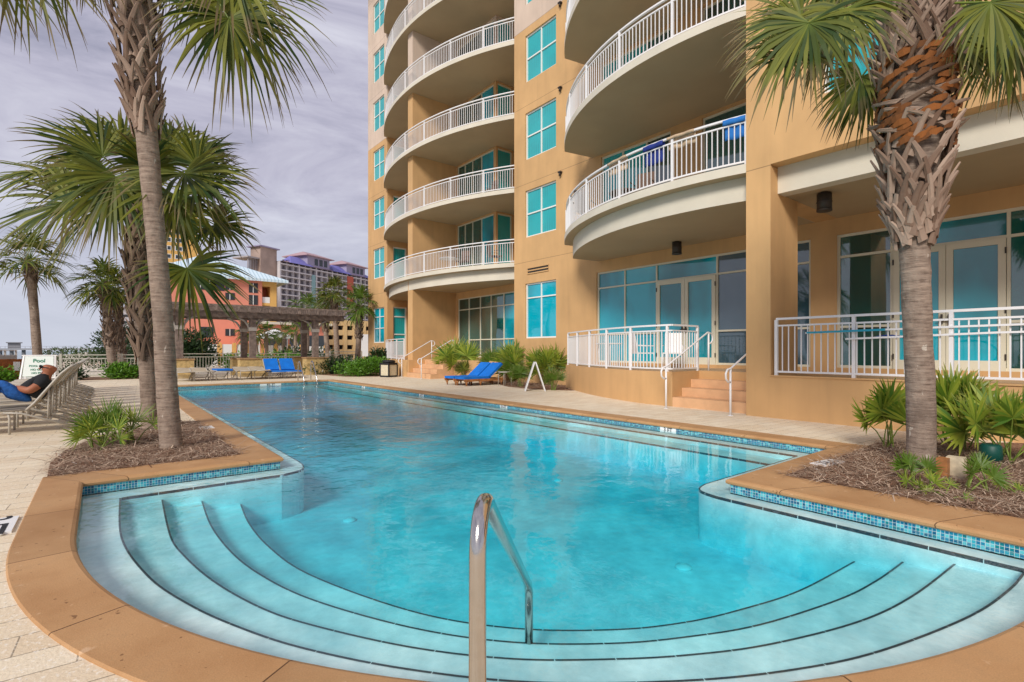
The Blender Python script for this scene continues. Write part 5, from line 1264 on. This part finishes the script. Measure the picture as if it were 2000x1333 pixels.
xa, xb = XY(485, 96), XY(541, 96); b = MB(); b.add([(xa, 95.5, 13.4), (xb, 95.5, 13.4), (xb, 107, 13.4), (xa, 107, 13.4), ((xa + xb) / 2 - 1, 101, 15.2), ((xa + xb) / 2, 101, 15.2)], [(0, 1, 5, 4), (1, 2, 5), (2, 3, 4, 5), (3, 0, 4)]); b.build('roof', M['blueroof'], wg)
# white fence panels
pn = thing('white_panel_fence', 'row of white panels with tan posts below the coral building', 'fence', (0, 0, 0))
for i in range(9):
    x0 = XY(405, 62) + i * (XY(640, 62) - XY(405, 62)) / 9; x1 = x0 + (XY(640, 62) - XY(405, 62)) / 9 - .5
    b = MB(); b.box(x0, x1, 62, 62.1, -.3, 2.0 - i * .03); b.build('panel', M['wht'], pn)
    b = MB(); b.box(x1 + .1, x1 + .4, 61.9, 62.2, -.3, 2.15 - i * .03); b.build('post', M['yel'], pn)
ob = thing('beach_shop', 'low orange building seen under the right pergola bay', 'building', (0, 0, 0))
b = MB(); b.box(XY(505, 70), XY(640, 70), 70, 78, -.3, 4.6); b.build('wall', M['coral'], ob)
b = MB(); b.box(XY(500, 70), XY(645, 70), 69.2, 78.5, 4.6, 4.9); b.build('roof', M['fascia'], ob)
for i in range(5): b = MB(); x = XY(515 + 25 * i, 70); b.box(x, x + 1.4, 69.94, 70, 1.6, 3.3); b.build('window', M['dark'], ob)
tn = thing('canopy_tent', 'white pointed canopy tent roof beside the orange building', 'tent', (0, 0, 0))
x = XY(535, 60); b = MB(); b.add([(x - 2, 58, 2.6), (x + 2, 58, 2.6), (x + 2, 62, 2.6), (x - 2, 62, 2.6), (x, 60, 3.7)], [(0, 1, 4), (1, 2, 4), (2, 3, 4), (3, 0, 4)]); b.build('canopy', M['wht'], tn)
for sx_ in (-1.9, 1.9):
    for sy_ in (-1.9, 1.9): b = MB(); b.box(x + sx_ - .04, x + sx_ + .04, 60 + sy_ - .04, 60 + sy_ + .04, -.3, 2.6); b.build('leg', M['wht'], tn)
# yellow tower
yt = thing('yellow_tower', 'tall yellow tower block behind the palm crowns', 'building', (0, 0, 0))
YT = 230.; xa, xb = XY(296, YT), XY(386, YT)
b = MB(); b.box(xa, xb, YT, YT + 25, -.4, 56); b.build('wall', M['yel'], yt)
b = MB(); b.box(xa - .6, xb + .6, YT - .6, YT + 25.6, 56, 57); b.box(xa + 6, xb - 4, YT + 5, YT + 20, 57, 60); b.build('roof', M['fascia'], yt)
cnt = 0
for i in range(16):
    for px_ in (318, 327, 343, 349):
        x = XY(px_, YT); z = 5 + i * 3.1; b = MB(); b.box(x, x + 1.0, YT - .1, YT, z, z + 1.3, 0); b.box(x - .25, x + 1.25, YT - .06, YT - .02, z - .2, z + 1.5, 1); b.build('window', [M['dark'], M['wht']], yt)
# unfinished tower
M['conc'] = mat('raw_concrete', (.30, .27, .28), .9, c2=(.40, .36, .36), vs=.12); M['conc2'] = mat('pale_slab', (.56, .53, .55), .85); M['tanconc'] = mat('tan_concrete', (.36, .27, .23), .9, var=.2, vs=.15)
M['dwin'] = mat('purple_grey_window', (.13, .12, .14), .5); M['purple'] = mat('purple_roof_sheet', (.18, .17, .46), .6); M['lilac'] = mat('lilac_wall', (.31, .28, .40), .8); M['redp'] = mat('red_panel', (.45, .10, .06), .8); M['pinkr'] = mat('pink_roof', (.42, .28, .30), .8)  # tower windows use one even purple-grey, paler than the dark window material
U0 = P(548, 685, 250); U1 = P(722, 685, 312); ux = (U1 - U0); LU = Vector((ux.x, ux.y, 0)).length; ang = math.atan2(ux.y, ux.x)
ut = thing('unfinished_tower', 'unfinished grey high-rise with purple roofs and bare balcony slabs', 'building', (U0.x, U0.y, 0), ang)
TH = 46.; DU = 18
b = MB(); b.box(0, LU, 1.6, DU, -.4, TH - 1); b.build('wall', M['conc'], ut)
b = MB(); b.box(-9.5, 0, 2.5, 9, -.4, TH + 4.5); b.build('stair_core', M['tanconc'], ut)
b = MB(); b.box(-11, 1., 1.4, 10.2, TH + 4.5, TH + 5); b.add([(-11, 1.4, TH + 5), (1, 1.4, TH + 5), (1, 10.2, TH + 5), (-11, 10.2, TH + 5), (-5, 6, TH + 6.4)], [(0, 1, 4), (1, 2, 4), (2, 3, 4), (3, 0, 4)]); b.build('core_roof', M['lilac'], ut)
b = MB(); b.box(-15, -9.5, 4, 12, -.4, TH - 7); b.build('low_wing', M['yel'], ut)
b = MB(); b.box(-16, -9.3, 3, 13, TH - 1.5, TH - .8)
for i in range(6): b.box(-15 + i * .95, -14.7 + i * .95, 4, 4.5, TH - 7, TH - 1.5)
b.build('wing_frame', M['conc'], ut)
b = MB()
for i in range(15): b.box(0, LU, -.2, 1.7, 3 * i + 1.6, 3 * i + 2.15)
b.build('balcony_slabs', M['conc2'], ut)
b = MB(); nb_ = 17
for i in range(nb_ + 1): x = LU * i / nb_; w_ = .25 if i % 3 else .8; b.box(x - w_ / 2, x + w_ / 2, 0, 1.7, 0, TH - 1)
b.build('partition_fins', M['conc2'], ut)
b = MB()
for i in range(15):
    for j in range(nb_ * 2):
        if rnd.random() < .12: continue
        x = LU * (j + .28) / (nb_ * 2); b.box(x, x + LU / nb_ / 2 * .62, 1.5, 1.58, 3 * i + 2.3, 3 * i + 4.3)
b.build('window', M['dwin'], ut, 'grid of dark window openings', kind='stuff')
b = MB(); x = LU * .70; b.box(x, x + 5.2, -.35, 1.65, TH - 20, TH - 2); b.build('red_bay', M['redp'], ut)
b = MB(); x = LU * .30; b.box(x, x + 2.4, -.4, 1.6, 0, TH - 5); M['tealc'] = mat('teal_cladding', (.22, .36, .38), .8); b.build('teal_strip', M['tealc'], ut)
def hip(b, x0, x1, y0, y1, z, h_, mi=0): b.add([(x0, y0, z), (x1, y0, z), (x1, y1, z), (x0, y1, z), ((x0 * .7 + x1 * .3), (y0 + y1) / 2, z + h_), ((x0 * .3 + x1 * .7), (y0 + y1) / 2, z + h_)], [(0, 1, 5, 4), (1, 2, 5), (2, 3, 4, 5), (3, 0, 4)], mi)
b = MB(); hip(b, -.5, LU + 1, -1, DU + 1, TH - 1, 3.4); b.build('main_roof', M['pinkr'], ut)
for x in (LU * .26, LU * .70):
    b = MB(); b.box(x, x + 16, .2, 14, TH - .8, TH + 5); pe = b.build('penthouse', M['lilac'], ut)
    b = MB(); hip(b, x - 2, x + 18, -1.6, 16, TH + 5, 3); b.box(x - 2, x + 18, -1.6, 16, TH + 4.7, TH + 5); b.build('roof', M['pinkr'], pe)
    b = MB(); hip(b, x - 12, x + 3, -1.2, 10, TH - 1, 4.5); b.build('gable', M['purple'], pe)
    b = MB()
    for i in range(3): b.box(x + 5 + i * 3.4, x + 7.4 + i * 3.4, .1, .19, TH + .4, TH + 3.8)
    b.build('opening', M['dark'], pe)
b = MB(); hip(b, LU * .93, LU + 3, -1, 12, TH - 1, 3.5); b.build('end_gable', M['purple'], ut)
# parking garage
gp = thing('parking_garage', 'tan open parking garage decks between the palms and hotel', 'building', (0, 0, 0))
b = MB(); xa, xb = XY(612, 85), XY(760, 85)
for i in range(4): b.box(xa, xb, 85, 105, 1.3 * i * 1.25 + .6, 1.3 * i * 1.25 + 1.5)
M['gtan'] = mat('garage_tan', (.60, .42, .20), .85); b.build('deck_bands', M['gtan'], gp)
b = MB(); b.box(xa + .2, xb, 86.5, 104, -.3, 6); b.build('interior', M['dark'], gp)
for i in range(8): x = xa + (xb - xa) * i / 8; b = MB(); b.box(x, x + .6, 84.9, 85.6, -.3, 6.2); b.build('column', M['gtan'], gp)
wt_ = thing('pale_tower', 'distant pale tower between the left palm trunks', 'building', (0, 0, 0))
x = XY(236, 300); b = MB(); b.box(x, x + 11, 300, 312, -.4, 21); b.build('wall', M['conc2'], wt_)
b = MB(); b.box(x - .6, x + 11.6, 299.5, 312.5, 21, 21.8); b.build('roof', M['conc'], wt_)
b = MB()
for i in range(6): b.box(x - .1, x + 11.1, 299.9, 299.98, 2 + i * 3, 3.1 + i * 3)
b.build('window_bands', M['dark'], wt_)
# banner sign near hotel corner
bn = thing('hanging_banner', 'white banner at the garage entrance left of hotel corner', 'banner', (0, 0, 0))
b = MB(); q = P(704, 668, 60); b.box(q.x, q.x + 2.3, q.y, q.y + .06, .6, 3.2); b.build('cloth', M['wht'], bn)
b = MB(); b.box(q.x - .08, q.x, q.y, q.y + .08, -.3, 3.3); b.box(q.x + 2.3, q.x + 2.38, q.y, q.y + .08, -.3, 3.3); b.build('poles', M['greywood'], bn)
# pier
pr_ = thing('fishing_pier', 'long grey fishing pier on pilings crossing the sea at the horizon', 'pier', (0, 0, 0))
M['pier'] = mat('pier_concrete', (.27, .27, .29), .9); a = P(-350, 682, 330); c = P(205, 682, 215)
b = MB(); b.bar((a.x, a.y, 1.9), (c.x, c.y, 1.9), 6, .8); b.build('pier_deck', M['pier'], pr_)
for i in range(30):
    q = a.lerp(c, i / 29); b = MB(); b.box(q.x - .5, q.x + .5, q.y - 2.5, q.y - 1.5, -6, 1.6); b.box(q.x - .5, q.x + .5, q.y + 1.5, q.y + 2.5, -6, 1.6); b.build('piling', M['pier'], pr_)
b = MB(); b.bar((a.x, a.y, 3.2), (c.x, c.y, 3.2), .15, .12)
for i in range(70): q = a.lerp(c, i / 69); b.box(q.x - .06, q.x + .06, q.y - .06, q.y + .06, 2.2, 3.2)
b.build('pier_rail', M['pier'], pr_)
q = P(28, 678, 260); b = MB(); b.box(q.x - 2.2, q.x + 2.2, q.y - 2, q.y + 2, 2.3, 5.0); b.box(q.x - 2.8, q.x + 2.8, q.y - 2.6, q.y + 2.6, 5.0, 5.5); b.build('pier_hut', M['pier'], pr_)
